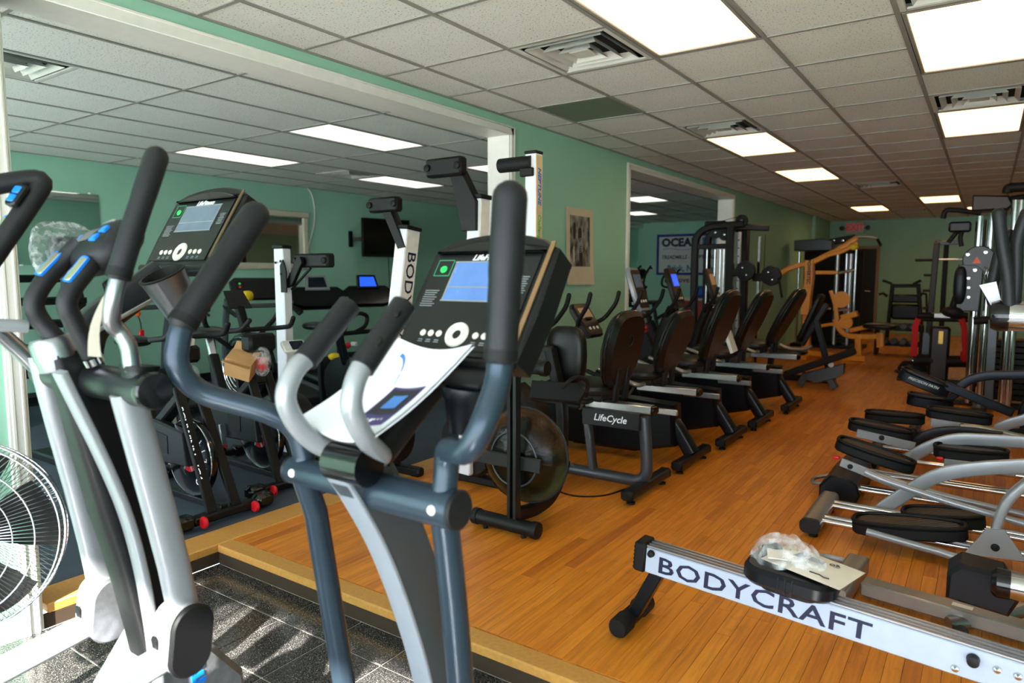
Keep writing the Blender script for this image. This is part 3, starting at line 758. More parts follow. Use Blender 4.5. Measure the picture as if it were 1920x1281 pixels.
aL = arm(ce_, [(-1.385, YP, zb), PX(572, 862, -1.385), PX(555, 800, -1.40), PX(500, 772, -1.44), PX(375, 738, -1.55), PX(326, 690, XB), PX(338, 620, XB), PX(352, 590, XB)], [PX(345, 602, XB), PX(420, 490, XB), PX(478, 404, XB)], .027, .034, 'slate_paint', 'grip_rubber', 1.08)
part(aL, 'grip_seam', MB().tube([PX(392, 592, XB+.02), PX(380, 582, XB+.026), PX(447, 468, XB+.026), PX(490, 412, XB+.02)], .004, 6), 'rubber')
part(ce_, 'lower_arm', MB().tube([(-1.385, YP, zb), PX(592, 960, -1.385), PX(617, 1110, -1.385), PX(645, 1281, -1.385), PX(668, 1400, -1.385)], [.030, .030, .030, .030, .030], 18), 'slate_paint')
part(ce_, 'lower_arm', MB().tube([(-.925, YP, zb), PX(838, 1010, -.925), PX(850, 1120, -.925), PX(864, 1281, -.925), PX(874, 1400, -.925)], [.030]*5, 18), 'slate_paint')
for nm, X, tp, gp in (('left', -1.235, [(-1.17, 1.07, .985), PX(600, 840, -1.22), PX(556, 800, -1.235), PX(530, 745, -1.235), PX(553, 690, -1.235), PX(580, 668, -1.235)], [PX(572, 677, -1.235), PX(655, 572, -1.235)]),
                      ('right', -1.06, [(-1.13, 1.07, .985), PX(720, 858, -1.09), PX(680, 820, -1.06), PX(655, 760, -1.06), PX(668, 705, -1.06), PX(690, 670, -1.06)], [PX(678, 690, -1.06), PX(757, 572, -1.06)])):
    t_ = part(ce_, 'fixed_bar', MB().tube(fillet(tp, .05, 6), .0225, 18), 'silver_paint')
    d = (gp[1]-gp[0]).normalized()
    part(t_, 'grip', MB().tube([lerp(gp[0], gp[1], i/6) for i in range(7)], .028, 20), 'grip_rubber')
    if nm == 'right':
        for fr in (.35, .8):
            c0 = lerp(gp[0], gp[1], fr); sd = V((.62, -.5, .3)).normalized()
            part(t_, 'pulse_slot', MB().blob((0,0,0), (.013, .008, .005), .6, m=frame(c0 + sd*.0265, d, d.cross(sd)), nu=14, nv=6), 'black_gloss')
co = V((-1.125, 1.355, 1.185)); upv = V((0, .202, .298)).normalized()
console(ce_, co, (1,0,0), upv, .40, .395, th=.09)
# console back, tray and cup holder
part(ce_, 'console_neck', MB().sweep(fillet([(-1.15, 1.10, .98), (-1.15, 1.24, 1.08), (-1.15, 1.42, 1.20)], .08), rrect(.09, .07, .02), (0,0,1)), 'console_body')
part(ce_, 'tray', MB().prism([(-.19, -.10), (.19, -.10), (.21, .0), (.20, .05), (-.20, .05), (-.21, 0)], .02, frame((-1.14, 1.34, 1.16), (1,0,0), (0, .8, .25)), .006), 'console_body')
cup = PX(880, 745, -.985)
part(ce_, 'cup_holder', MB().lathe([(.040, -.085), (.058, -.01), (.066, .0), (.068, .02), (.060, .02), (.055, -.01), (.038, -.075), (0, -.078)], cup, (0.05, .12, 1), 24, False), 'navy_black')
part(ce_, 'cup_holder', MB().lathe([(.036, -.085), (.05, -.01), (.056, .0), (.056, .02), (.050, .02), (.045, -.01), (.034, -.075), (0, -.078)], (-1.31, 1.33, 1.10), (0, .12, 1), 24, False), 'navy_black')
base = MB(); base.box((-1.15, .72, ZE+.05), (.09, 1.5, .07), .01); base.box((-1.15, 1.42, ZE+.035), (.6, .09, .07), .012); base.box((-1.15, -.02, ZE+.035), (.62, .09, .07), .012)
part(ce_, 'base_frame', base, 'steel_grey')
part(ce_, 'drive_housing', MB().prism([(-.2, 0), (.25, 0), (.3, .1), (.2, .34), (.0, .40), (-.16, .3)], .2, frame((-1.15, .15, ZE+.07), (0,1,0), (0,0,1)), .02), 'console_body')
for x, z in ((-1.39, .2), (-.93, .1)):
    part(ce_, 'pedal_arm', MB().beam((x, 1.35 if x < -1.2 else 1.2, .12), (x, .12, z), .05, .05, bev=.008), 'steel_grey')
    part(ce_, 'pedal', MB().blob((x, .42, z+.06), (.085, .20, .03), .5), 'rubber')

# booklet lying over the console tray
TLp, TRp = PX(748, 634, -1.30), PX(886, 646, -1.015)
BLp, BRp = PX(562, 782, -1.29), PX(690, 822, -1.05)
def bk(u, v):
    p = lerp(lerp(TLp, TRp, u), lerp(BLp, BRp, u), v); return p + V((0, -.012, -.020))*math.sin(PI*v) + V((0, 0, -.022))*math.sin(PI*u)
bo = thing('booklet', 'open white product booklet with a purple console picture, resting under the lit console', 'booklet', tuple(lerp(BLp, TRp, .5)))
part(bo, 'cover_page', MB().grid(bk, 12, 14, .0012), 'paper')
part(bo, 'inner_page', MB().grid(lambda u, v: bk(u*1.01, v) + V((.003, .002, -.006)), 12, 14, .0012), 'paper')
def pic(u0, u1, v0, v1, mat, nm, h=.0012):
    part(bo, nm, MB().grid(lambda u, v: bk(u0+(u1-u0)*u, v0+(v1-v0)*v) + V((0, -.6, .8))*(h*2.2), 12, 12), mat)
pic(.50, .92, .38, .82, 'print_purple', 'printed_picture'); pic(.53, .89, .41, .68, 'print_dark', 'printed_console', .0018); pic(.62, .82, .47, .61, 'print_sky', 'printed_screen', .0024)
for k in range(7): pic(.54+.047*k, .562+.047*k if k != 3 else .58+.047*k, .735, .755 if k != 3 else .775, 'paper', 'printed_dot', .0024)
part(bo, 'printed_swoosh', MB().grid(lambda u, v: bk(.20+.25*u, .10+.26*u*u+.02*v*(1-u)+.012*v) + V((0,-.6,.8))*.0014, 8, 2), 'print_sky')

# ---------------- elliptical with blue accents, left
ea = thing('elliptical_trainer', 'silver-legged elliptical with blue-trimmed curved black handlebars at far left', 'elliptical', (-1.86, .85, ZE))
XC = -1.86
colp = fillet([PX(128, 660, XC-.02), PX(165, 760, XC), PX(210, 880, XC), PX(262, 1030, XC), PX(305, 1190, XC), PX(322, 1290, XC), V((XC, 1.12, .0)), V((XC, 1.16, ZE+.05))], .12, 4)
part(ea, 'column', MB().sweep(colp, rrect(.12, .16, .03), (0,1,0), [.62 + .34*min(1, i/10) for i in range(len(colp))]), 'matte_black')
part(ea, 'column_trim', MB().sweep(fillet([PX(x_, y_, -1.765) for x_, y_ in ((112, 698), (145, 765), (190, 855), (238, 965), (268, 1080), (288, 1200), (296, 1290))], .12, 4), rrect(.05, .02, .006), (0,1,0)), 'silver_paint')
ax = (PX(95, 622, XC-.04) - PX(118, 690, XC-.03)).normalized(); c0 = PX(118, 690, XC-.03)
cl_ = part(ea, 'collar', MB().lathe([(.036, -.005), (.050, 0), (.052, .03)], c0, ax, 28), 'cast_alu')
part(cl_, 'collar_ring', MB().lathe([(.054, .028), (.055, .07), (.050, .08), (0, .082)], c0, ax, 28, False), 'alu_brushed')
hb = []
for X, tp, sl in ((-1.92, [PX(112, 642, -1.89), PX(82, 612, -1.92), PX(58, 572, -1.92), PX(80, 530, -1.92), PX(118, 490, -1.92), PX(150, 455, -1.90)], .35), (-1.80, [PX(172, 668, -1.80), PX(150, 625, -1.80), PX(122, 572, -1.80), PX(135, 540, -1.80), PX(168, 500, -1.80), PX(196, 462, -1.82)], .35)):
    h_ = part(ea, 'handlebar', MB().tube(fillet(tp, .06, 6), .0225, 18), 'grip_rubber')
    a_, b_ = tp[3], tp[4]; d = (b_-a_).normalized(); sd = V((.15, -.85, .5)); sd = (sd - d*sd.dot(d)).normalized(); mid = lerp(a_, b_, .62)
    fm = frame(mid + sd*.0205, d, sd.cross(d))
    part(h_, 'pulse_trim', MB().prism(rrect(.078, .030, .008), .006, fm), 'accent_blue')
    part(h_, 'pulse_pad', MB().prism(rrect(.070, .023, .006), .008, fm, .001), 'pad_silver')
    hb.append(h_)
part(hb[1], 'end_ring', MB().cyl(PX(178, 682, -1.80), PX(172, 670, -1.80), .024, 20), 'chrome')
hc_ = PX(184, 450, XC+.0); hn = V((-.12, -.66, .74)).normalized(); hx = V((1, -.05, .1)); hm = frame(hc_, hx, hn.cross(hx)) @ Matrix.Scale(1.38, 4)
hub = part(ea, 'console_hub', MB().blob((0,0,-.02), (.078, .062, .036), .75, .8, m=hm, nu=28, nv=14), 'grip_rubber')
part(hub, 'display', MB().prism(rrect(.062, .034, .004), .006, hm @ Matrix.Translation((-.008, -.006, .0135)), .001), 'lcd_dark')
for dx_, dy_ in ((.040, .006), (.036, -.016)): part(hub, 'button', MB().prism(rrect(.022, .017, .004), .008, hm @ Matrix.Translation((dx_, dy_, .0125)), .002), 'accent_blue')
part(hub, 'button', MB().prism(rrect(.010, .030, .004), .008, hm @ Matrix.Translation((-.052, -.006, .0115)), .002), 'accent_blue')
part(hub, 'logo_plate', MB().prism([(-.040, .026), (.034, .026), (.026, .042), (0, .049), (-.028, .043)], .006, hm @ Matrix.Translation((0, 0, .008)), .001), 'silver_paint')
Yb, zb2 = .815, 1.13
cb = part(ea, 'pivot_bar', MB().cyl((-2.12, Yb, zb2), (-1.56, Yb, zb2), .042, 24), 'charcoal')
part(cb, 'end_cap', MB().lathe([(.043, -.012), (.044, .004), (.040, .012), (0, .013)], (-1.56, Yb, zb2), (1,0,0), 28, False), 'black_gloss')
part(cb, 'boot', MB().sweep([(-1.62, Yb, zb2-.005), (-1.62, Yb+.004, zb2+.044)], rrect(.070, .066, .02), (0,1,0)), 'charcoal')
part(cb, 'boot_lip', MB().sweep([(-1.62, Yb+.004, zb2+.042), (-1.62, Yb+.005, zb2+.054)], rrect(.078, .074, .024), (0,1,0)), 'matte_black')
XR_ = -1.62
ar = arm(ea, [(XR_, Yb, zb2+.03), PX(247, 690, XR_), PX(242, 648, XR_-.005), PX(226, 622, XR_-.02), PX(208, 608, XR_-.02), PX(212, 560, XR_), PX(226, 508, XR_)], [PX(224, 512, XR_), PX(255, 410, XR_), PX(293, 296, XR_)], .019, .026, 'alu_brushed', 'grip_rubber', 1.05)
d = (PX(293, 296, XR_) - PX(224, 512, XR_)).normalized(); sd = V((-.9, -.45, .1)); sd = (sd-d*sd.dot(d)).normalized(); md = PX(256, 428, XR_)
fm = frame(md + sd*.0235, d, sd.cross(d)); part(ar, 'pulse_trim', MB().prism(rrect(.105, .030, .008), .006, fm), 'accent_blue'); part(ar, 'pulse_pad', MB().prism(rrect(.097, .023, .006), .009, fm, .001), 'pad_silver')
XLm = -2.10
al = arm(ea, [(-2.09, Yb, zb2), PX(70, 690, -2.09), PX(30, 650, -2.10), PX(-30, 600, XLm), PX(-50, 560, XLm), PX(-28, 500, XLm)], [PX(-30, 505, XLm), PX(40, 405, XLm), PX(88, 333, XLm), PX(20, 341, XLm-.03), PX(-60, 357, XLm-.06)], .021, .026, 'alu_brushed', 'grip_rubber', 1.0)
d = (PX(88, 333, XLm) - PX(0, 462, XLm)).normalized(); sd = V((.25, -.9, .35)); sd = (sd-d*sd.dot(d)).normalized()
fm = frame(PX(48, 378, XLm) + sd*.026, d, sd.cross(d)); k_ = part(al, 'switch_pod', MB().prism(rrect(.068, .040, .012), .016, fm, .004), 'charcoal')
for q in (-.013, .013): part(k_, 'button', MB().prism(rrect(.022, .026, .005), .008, fm @ Matrix.Translation((q, 0, .007)), .002), 'accent_blue')
fm = frame(PX(10, 448, XLm) + V((-.018, -.016, .004)), d, sd.cross(d)); part(al, 'pulse_trim', MB().prism(rrect(.13, .022, .008), .012, fm), 'accent_blue'); part(al, 'pulse_pad', MB().prism(rrect(.12, .016, .006), .016, fm, .001), 'pad_silver')
part(al, 'link_tube', MB().cyl(PX(-60, 607, -1.97), PX(52, 612, -1.95), .016, 16), 'silver_paint')
for X, pts, wid, jc, capm, lb in ((-1.65, [PX(238, 735, -1.65), PX(272, 860, -1.65), PX(300, 960, -1.65), PX(326, 1060, -1.65), PX(345, 1150, -1.65)], .074, (338, 1190), 'matte_black', None), (-2.07, [PX(80, 665, -2.07), PX(115, 800, -2.07), PX(146, 910, -2.07), PX(172, 1010, -2.07), PX(192, 1100, -2.07)], .070, (192, 1135), 'cast_alu', None)):
    lg = part(ea, 'swing_leg', MB().sweep(pts, rrect(wid*.8, wid, wid*.36, 4), (0,1,0)), 'silver_paint')
    j0 = PX(jc[0], jc[1], X)
    cap = [(.055*math.cos(a)*1.0, .055*math.sin(a)+(.035 if math.sin(a) > 0 else -.035)) for a in [2*PI*i/28 for i in range(28)]]
    jn = frame(j0, (0, 1, -.15), (0, .15, 1))
    jo = part(lg, 'joint_housing', MB().prism(cap, .085, jn, .006), 'silver_paint')
    part(jo, 'joint_cover', MB().prism([(x*1.02, y*1.02) for x, y in cap], .02, jn @ Matrix.Translation((0,0,.050)), .005), capm)
    part(jo, 'joint_slot', MB().prism([(-.014, -.03), (.014, -.03), (.010, .02), (-.003, .032), (-.013, .02)], .006, frame(j0 + V((-.012, -.0565, -.012)), (1,0,0), (0,-.15,1))), 'matte_black')
    q = j0 + V((-.005, -.01, -.04)); part(ea, 'pedal_arm', MB().beam(q, q + V((0, -.62, -.09)), .058, .062, bev=.012), 'silver_paint')
    part(ea, 'pedal', MB().blob(q + V((-.01, -.62, -.06)), (.085, .19, .03), .5), 'rubber')
bs = MB(); bs.box((XC, .55, ZE+.04), (.12, 1.5, .07), .012); bs.box((XC, 1.22, ZE+.035), (.6, .10, .07), .012); bs.box((XC, -.15, ZE+.035), (.6, .10, .07), .012)
part(ea, 'base_frame', bs, 'silver_paint')
sh_ = part(ea, 'lower_shroud', MB().prism([(-.30, 0), (.20, 0), (.18, .25), (.05, .42), (-.06, .44), (-.2, .26)], .22, frame((XC-.02, .98, ZE+.06), (0,1,0), (0,0,1)), .02), 'cast_alu')
part(sh_, 'logo_mark', MB().prism([(-.02, -.028), (.02, -.028), (.02, -.016), (-.008, -.016), (-.008, -.006), (.016, -.006), (.016, .006), (-.008, .006), (-.008, .016), (.02, .016), (.02, .028), (-.02, .028)], .004, frame(PX(372, 1266, XC+.092), (0, 1, .12), (0, -.12, 1))), 'accent_blue')
solo('hang_tag', 'long white printed tag hanging from the silver bend of the blue-trimmed elliptical', 'tag', MB().grid(lambda u, v: lerp(lerp(PX(196, 552, XR_-.03), PX(205, 556, XR_-.03), u), lerp(PX(165, 668, XR_-.03), PX(190, 670, XR_-.03), u), v) + V((0, -.012*math.sin(PI*v), 0)), 2, 8, .0008), 'paper_cream')

# ---------------- second elliptical of the slate kind, behind
eb = thing('elliptical_trainer', 'elliptical with a dim console and large metal cup holder, behind the blue-trimmed one', 'elliptical', (-2.36, 1.5, ZE))
XE = -2.36
b0, t0 = PX(328, 498, XE), PX(404, 350, XE)
console(eb, b0, (1,0,0), (t0-b0), .42, (t0-b0).length, 'lcd_dim', .085, trim='trim_dim')
cu0, cu1 = PX(306, 518, -2.08), PX(350, 596, -2.08)
cax = (cu0-cu1).normalized(); Lc = (cu0-cu1).length
cp = part(eb, 'cup_holder', MB().lathe([(0, 0), (.050, 0), (.068, Lc), (.070, Lc+.004), (.062, Lc+.004), (.056, Lc-.03), (.05, Lc-.05), (0, Lc-.05)], cu1, cax, 28, False), 'alu_brushed')
part(cp, 'cup_liner', MB().lathe([(.068, Lc+.002), (.071, Lc+.008), (.061, Lc+.010), (.055, Lc-.02), (0, Lc-.04)], cu1, cax, 28, False), 'rubber')
nk = [PX(306, 512, -2.30), PX(240, 560, -2.34), PX(165, 612, XE), PX(150, 668, XE), PX(190, 800, XE), PX(240, 940, XE), PX(288, 1090, XE), PX(318, 1200, XE)]
part(eb, 'mast', MB().sweep(fillet(nk, .10), rrect(.10, .10, .02), (0,0,1)), 'charcoal')
part(eb, 'mast_face', MB().sweep([PX(290, 560, -2.26), PX(215, 602, -2.28), PX(150, 640, -2.30)], rrect(.012, .014, .004), (0,0,1)), 'silver_warm')
part(eb, 'tray', MB().prism(rrect(.26, .10, .04), .03, frame(PX(262, 530, XE-.03) , (1,0,0), (0,.8,.3)), .008), 'console_body')
pb = PX(318, 1200, XE); part(eb, 'base_frame', MB().box((XE, pb.y-.35, ZE+.04), (.09, .9, .07), .01), 'steel_grey')
part(eb, 'foot_bar', MB().box((XE, pb.y+.04, ZE+.035), (.26, .09, .07), .012), 'steel_grey')

# ---------------- floor fan
fc = PD(-87, 1010, 2.12); fn_ = V((.80, -.60, .10)).normalized(); fx = V((.60, .80, 0)); fmx = frame(fc, fx, fn_.cross(fx))
fa = thing('floor_fan', 'round chrome wire cage fan at the lower left edge', 'fan', (fc.x, fc.y+.05, ZE))
R_ = .30
rg = MB()
def ring(r, z, rr): rg.tube([fmx @ V((r*math.cos(2*PI*i/64), r*math.sin(2*PI*i/64), z)) for i in range(64)], rr, 6, closed=True)
for r, z, rr in ((R_, 0, .005), (R_*.985, .045, .003), (R_*.985, -.045, .003), (R_*.80, .085, .0025), (R_*.62, .10, .002), (R_*.36, .112, .002)): ring(r, z, rr)
ca = part(fa, 'cage_ring', rg, 'wire')
sp = MB()
for i in range(120):
    a = 2*PI*i/120; tw = .22
    pts = [fmx @ V((R_*r*math.cos(a+tw*(1-r)), R_*r*math.sin(a+tw*(1-r)), z)) for r, z in ((1, .0), (.985, .045), (.80, .085), (.5, .106), (.22, .115))]
    sp.tube(pts, .0013, 4, caps=False)
    sp.tube([fmx @ V((R_*r*math.cos(a-tw*.4), R_*r*math.sin(a-tw*.4), z)) for r, z in ((1, 0), (.985, -.045), (.7, -.09), (.25, -.10))], .0012, 4, caps=False)
part(fa, 'cage_wire', sp, 'wire', kind='stuff')
for k in range(5):
    a = 2*PI*k/5 + .2
    def bl(u, v, a=a):
        r = R_*(.16+.76*u); an = a + (v-.5)*(1.05-.15*u); return fmx @ V((r*math.cos(an), r*math.sin(an), .035*(v-.5)*2))
    part(fa, 'blade', MB().grid(bl, 8, 6, .0025), 'matte_black')
part(fa, 'motor', MB().lathe([(0, .06), (.05, .055), (.06, .03), (.075, -.02), (.07, -.11), (0, -.115)], fc, fn_, 24, False), 'charcoal')
part(fa, 'hub_badge', MB().lathe([(0, .120), (.055, .118), (.066, .112), (.066, .108)], fc, fn_, 24, False), 'steel_grey')
part(fa, 'pole', MB().cyl(fc + V((0, .07, -.02)), (fc.x, fc.y+.07, ZE+.02), .02, 14), 'charcoal')
part(fa, 'foot', MB().lathe([(.20, 0), (.20, .012), (.05, .03), (0, .03)], (fc.x, fc.y+.07, ZE+.001), (0,0,1), 32), 'charcoal')
# ================================================================== rowers
def upright_rower(label, base, top, wx, dy, foot_c, foot_len, foot_h, neck, word, flip=False, stickers=True, fly=True, wmat='white_paint', smat='box_white'):
    base, top = V(base), V(top); ax = (top-base).normalized()
    t = thing('rowing_machine', label, 'rower', (base.x, base.y, 0), 0, 'rowing machines stored upright')
    xd = V((1,0,0)); xd = (xd - ax*xd.dot(ax)).normalized(); yd = ax.cross(xd)
    m = frame(base, xd, yd); L = (top-base).length
    rl = part(t, 'rail', MB().box((0, 0, L/2), (wx, dy, L), .004, m), wmat)
    part(rl, 'side_plate', MB().box((wx/2+.002, 0, L/2), (.004, dy*.92, L*.985), .001, m), smat)
    part(rl, 'end_cap', MB().box((0, 0, L+.012), (wx+.02, dy+.02, .028), .006, m), 'matte_black')
    if word:
        tm = m @ Matrix.Translation((wx/2+.0045, 0, L*.66)) @ frame((0,0,0), (0,0,-1), (0,1,0))
        text(rl, word, dy*.85, 'print_navy', tm, off=.001, sx=1.25)
    if stickers:
        part(rl, 'warning_label', MB().box((0, -dy/2-.001, L-.12), (wx*.6, .001, .03), 0, m), 'sticker_yellow')
        for k in range(3): part(rl, 'info_label', MB().box((0, -dy/2-.001, L-.18-.07*k), (wx*.6, .001, .05), 0, m), 'box_white')
    f0 = V(foot_c)
    ft = part(t, 'rear_foot', MB().box(f0, (foot_len, .075, foot_h), .014), 'matte_black')
    for s in (-1, 1): part(ft, 'foot_pad', MB().lathe([(.022, -.002), (.022, .014), (.016, .018), (0, .018)], f0 + V((s*foot_len*.42, -.036, 0)), (0,-1,0), 16, False), 'rubber')
    part(t, 'foot_arm', MB().prism(neck[0], neck[1], neck[2], .004), 'matte_black')
    if fly:
        part(t, 'flywheel_housing', MB().lathe([(.10, -.07), (.21, -.06), (.23, -.02), (.23, .03), (.20, .06), (.09, .07)], (base.x, base.y+.05, .30), (0, 1, 0), 32), 'matte_black')
        part(t, 'front_stand', MB().box((base.x, base.y+.12, .03), (.5, .07, .06), .012).beam((base.x, base.y+.12, .05), (base.x, base.y+.02, .3), .06, .06), 'matte_black')
    return t
# nearest white upright
u1 = upright_rower('white upright rower post with a black padded foot, left of the lit console', (-4.14, 3.13, .10), (-4.14, 3.13, 1.57), .101, .066, (-3.875, 3.19, 1.483), .37, .098,
    ([(-.01, 0), (.055, .02), (.17, .18), (.15, .22), (.11, .21), (.0, .06)], .03, frame((-4.08, 3.13, 1.29), (1,0,0), (0,0,1))), None, stickers=False, wmat='white_paint', smat='white_paint')
part(u1, 'brace', MB().tube([(-4.07, 3.15, 1.28), (-3.885, 3.17, 1.43)], .009, 10), 'matte_black')
part(u1, 'bracket', MB().prism([(-.03, -.03), (.03, -.03), (.035, .12), (.0, .2), (-.035, .16)], .012, frame((-4.08, 3.092, 1.29), (1,0,0), (0,0,1)), .003), 'matte_black')
for k in range(3): part(u1, 'bolt', MB().lathe([(0, .008), (.008, .006), (.010, 0)], (-4.10 + (0 if k else -.055), 3.086, 1.30+.09*k + (0 if k else .17)), (0,-1,0), 10, False), 'matte_black')
u2 = upright_rower('white upright rower lettered down its side, in front of the wall television', (-3.38, 3.33, .10), (-3.285, 3.52, 1.69), .10, .13, (-3.42, 3.44, 1.86), .27, .10,
    ([(.0, 0), (.07, .01), (-.06, .26), (-.14, .26)], .07, frame((-3.31, 3.47, 1.56), (1,0,0), (0,0,1))), 'BODYCRAFT')
u3 = upright_rower('tallest upright rower with a tall black foot arm, just behind the lit console', (-2.72, 3.44, .10), (-2.66, 3.50, 1.86), .10, .10, (-2.845, 3.40, 2.058), .29, .115,
    ([(-.02, 0), (.09, .0), (.09, .18), (-.03, .38), (-.12, .38)], .075, frame((-2.72, 3.46, 1.66), (1,0,0), (0,0,1))), 'BODYCRAFT', stickers=False)

# ---------------- water rower stored upright
wr = thing('water_rower', 'black water rower stood on end with a clear round water tank', 'rower', (-2.06, 3.0, 0))
YW = 2.95
fb = part(wr, 'base_tube', MB().cyl((-2.28, YW, .052), (-1.87, YW, .052), .040, 24), 'matte_black')
for s, x in ((-1, -2.28), (1, -1.87)): part(fb, 'end_cap', MB().lathe([(.040, -.03), (.045, -.028), (.046, .0), (.042, .008), (0, .009)], (x, YW, .052), (s, 0, 0), 24, False), 'rubber')
for x in (-2.2, -1.95): part(fb, 'floor_stud', MB().cyl((x, YW-.012, .0), (x, YW-.012, .03), .014, 10), 'rubber')
part(wr, 'upright', MB().box((-2.045, YW+.01, .49), (.022, .05, .86), .003), 'matte_black')
part(wr, 'upright', MB().box((-2.008, YW+.01, .49), (.022, .05, .86), .003), 'charcoal')
for z in (.86, .80): part(wr, 'bolt', MB().lathe([(0, .010), (.010, .008), (.013, 0)], (-2.045, YW-.016, z), (0,-1,0), 12, False), 'chrome')
part(wr, 'cross_plate', MB().box((-2.09, YW+.04, .385), (.43, .02, .075), .004), 'charcoal')
tp = [(.0, -.135), (.10, -.132), (.125, -.118), (.165, -.116), (.185, -.105), (.225, -.085), (.262, -.03), (.268, 0), (.262, .03), (.225, .085), (.185, .105), (.10, .12), (0, .122)]
tc_ = (-2.075, YW+.20, .385)
tk_ = part(wr, 'water_tank', MB().lathe(tp, tc_, (0, 1, 0), 48, False), 'tank')
part(tk_, 'tank_seam', MB().tube([(tc_[0]+.270*math.cos(2*PI*i/48), tc_[1], tc_[2]+.270*math.sin(2*PI*i/48)) for i in range(48)], .006, 8, closed=True), 'vent_dark')
def wl(u, v):
    a = PI*1.06 + (2*PI*.94-PI*1.06)*u; r = .255; return (tc_[0]+r*math.cos(a)*1, tc_[1]-.09+.18*v, tc_[2]+r*math.sin(a))
wprof = []
wa = [PI*1.02 + (PI*.96)*i/24 for i in range(25)]
part(tk_, 'water', MB().prism([(.245*math.cos(a), .245*math.sin(a)) for a in wa], .15, frame(tc_, (1,0,0), (0,0,1))), 'water')
part(tk_, 'paddle', MB().box((tc_[0], tc_[1], tc_[2]), (.38, .06, .05), .004).box((tc_[0], tc_[1], tc_[2]), (.05, .06, .38), .004), 'vent_dark')
part(tk_, 'inner_ring', MB().tube([(tc_[0]+.15*math.cos(2*PI*i/40), tc_[1]-.122, tc_[2]+.15*math.sin(2*PI*i/40)) for i in range(40)], .005, 8, closed=True), 'steel_grey')
cur = [V((-2.03, YW+.03, .10)), V((-2.03, YW+.22, .07)), V((-2.03, YW+.40, .09)), V((-2.02, YW+.50, .20)), V((-2.02, YW+.515, .60)), V((-2.10, YW+.50, .95))]
part(wr, 'curved_frame', MB().sweep(fillet(cur, .12, 6), rrect(.07, .055, .012), (1,0,0)), 'matte_black')
ft_ = part(wr, 'front_roller', MB().cyl((-2.12, YW, .915), (-1.82, YW, .915), .036, 24), 'rubber')
part(ft_, 'end_cap', MB().lathe([(.037, -.03), (.041, -.028), (.042, 0), (.038, .008), (0, .009)], (-1.82, YW, .915), (1,0,0), 24, False), 'matte_black')
rb = V((-2.215, 3.44, .95)); rt = V((-2.215, 3.44, 2.085))
rl = part(wr, 'rail', MB().box((rb.x, rb.y, (rb.z+rt.z)/2+.0), (.075, .07, rt.z-rb.z), .003), 'white_paint')
part(rl, 'side_plate', MB().box((rb.x+.0385, rb.y, (rb.z+rt.z)/2), (.003, .066, rt.z-rb.z-.02), .001), 'rail_tan')
part(rl, 'end_cap', MB().box((rb.x, rb.y, rt.z+.008), (.085, .08, .018), .005), 'matte_black')
tm = lambda z: frame((rb.x+.0405, rb.y, z), (0,0,-1), (0,1,0))
text(rl, 'NEPTUNE', .042, 'logo_blue', tm(1.90), off=.0014, shear=.2, sx=1.15)
text(rl, 'Challenge', .040, 'logo_green', tm(1.66), off=.0008, shear=.2)
text(rl, 'AR', .042, 'logo_blue', tm(1.49), off=.0014, shear=.2)
part(wr, 'rear_foot', MB().cyl((-2.44, 3.42, 2.035), (-2.21, 3.42, 2.035), .042, 24), 'rubber')
part(wr, 'foot_bracket', MB().box((-2.235, 3.40, 1.98), (.09, .03, .05), .006), 'matte_black')
part(wr, 'seat', MB().blob((-2.05, 3.55, .91), (.13, .05, .175), .55, .6), 'vinyl')
part(wr, 'seat_carriage', MB().box((-2.15, 3.47, .92), (.12, .05, .10), .01), 'matte_black')
mech = part(wr, 'footrest', MB().prism([(-.06, -.16), (.05, -.18), (.06, .12), (.02, .17), (-.05, .15)], .035, frame((-1.93, YW+.30, .74), (0, .5, .85), (1,0,0)), .006), 'matte_black')
part(mech, 'strap', MB().tube(fillet([(-1.86, YW+.22, .78), (-1.82, YW+.30, .84), (-1.80, YW+.42, .80), (-1.84, YW+.46, .70)], .05), .012, 8), 'rubber')

# ---------------- rower lying on the floor
fr = thing('rowing_machine', 'white-railed rower lying low across the wood floor at lower right', 'rower', (-.5, 2.42, 0))
YR = 2.42
r0, r1 = V((-1.03, YR, .305)), V((.62, YR, .195))
ud = (r1-r0).normalized(); m = frame(r0, ud, (0,1,0)); Lr = (r1-r0).length
rl = part(fr, 'rail', MB().box((Lr/2, 0, 0), (Lr, .075, .10), .004, m), 'rower_white')
part(rl, 'deck', MB().box((Lr/2, 0, .052), (Lr-.01, .064, .006), .001, m), 'rower_deck')
for s in (-.034, -.012, .012, .034): part(rl, 'deck_rib', MB().box((Lr/2, s, .056), (Lr-.01, .005, .005), 0, m), 'alu')
part(rl, 'end_cap', MB().box((-.012, 0, .006), (.05, .092, .118), .008, m), 'matte_black')
for k in range(6): part(rl, 'cap_rib', MB().box((-.036, -.0, -.04+.016*k), (.006, .08, .008), .002, m), 'rubber')
part(rl, 'stop_knob', MB().lathe([(0, .022), (.012, .02), (.014, .006), (.010, 0)], m @ V((.035, -.038, .035)), (0,-1,0), 14, False), 'rubber')
text(rl, 'BODYCRAFT', .088, 'print_navy', m @ Matrix.Translation((.425, -.0385, -.006)) @ frame((0,0,0), (1,0,0), (0,0,1)), off=.0012, sx=1.38, spacing=1.06)
part(rl, 'knob', MB().lathe([(0, .03), (.016, .028), (.018, .004), (.012, 0)], m @ V((1.06, -.038, .02)), (0,-1,0), 16, False), 'matte_black')
for q in (1.02, 1.12, 1.17): part(rl, 'bolt', MB().lathe([(0, .008), (.010, .006), (.012, 0)], m @ V((q, -.038, -.028 if q < 1.1 else .01)), (0,-1,0), 12, False), 'chrome')
part(fr, 'leg', MB().beam(V((-.975, YR, .262)), V((-1.075, YR, .06)), .05, .062, (0,1,0), .006), 'navy_black')
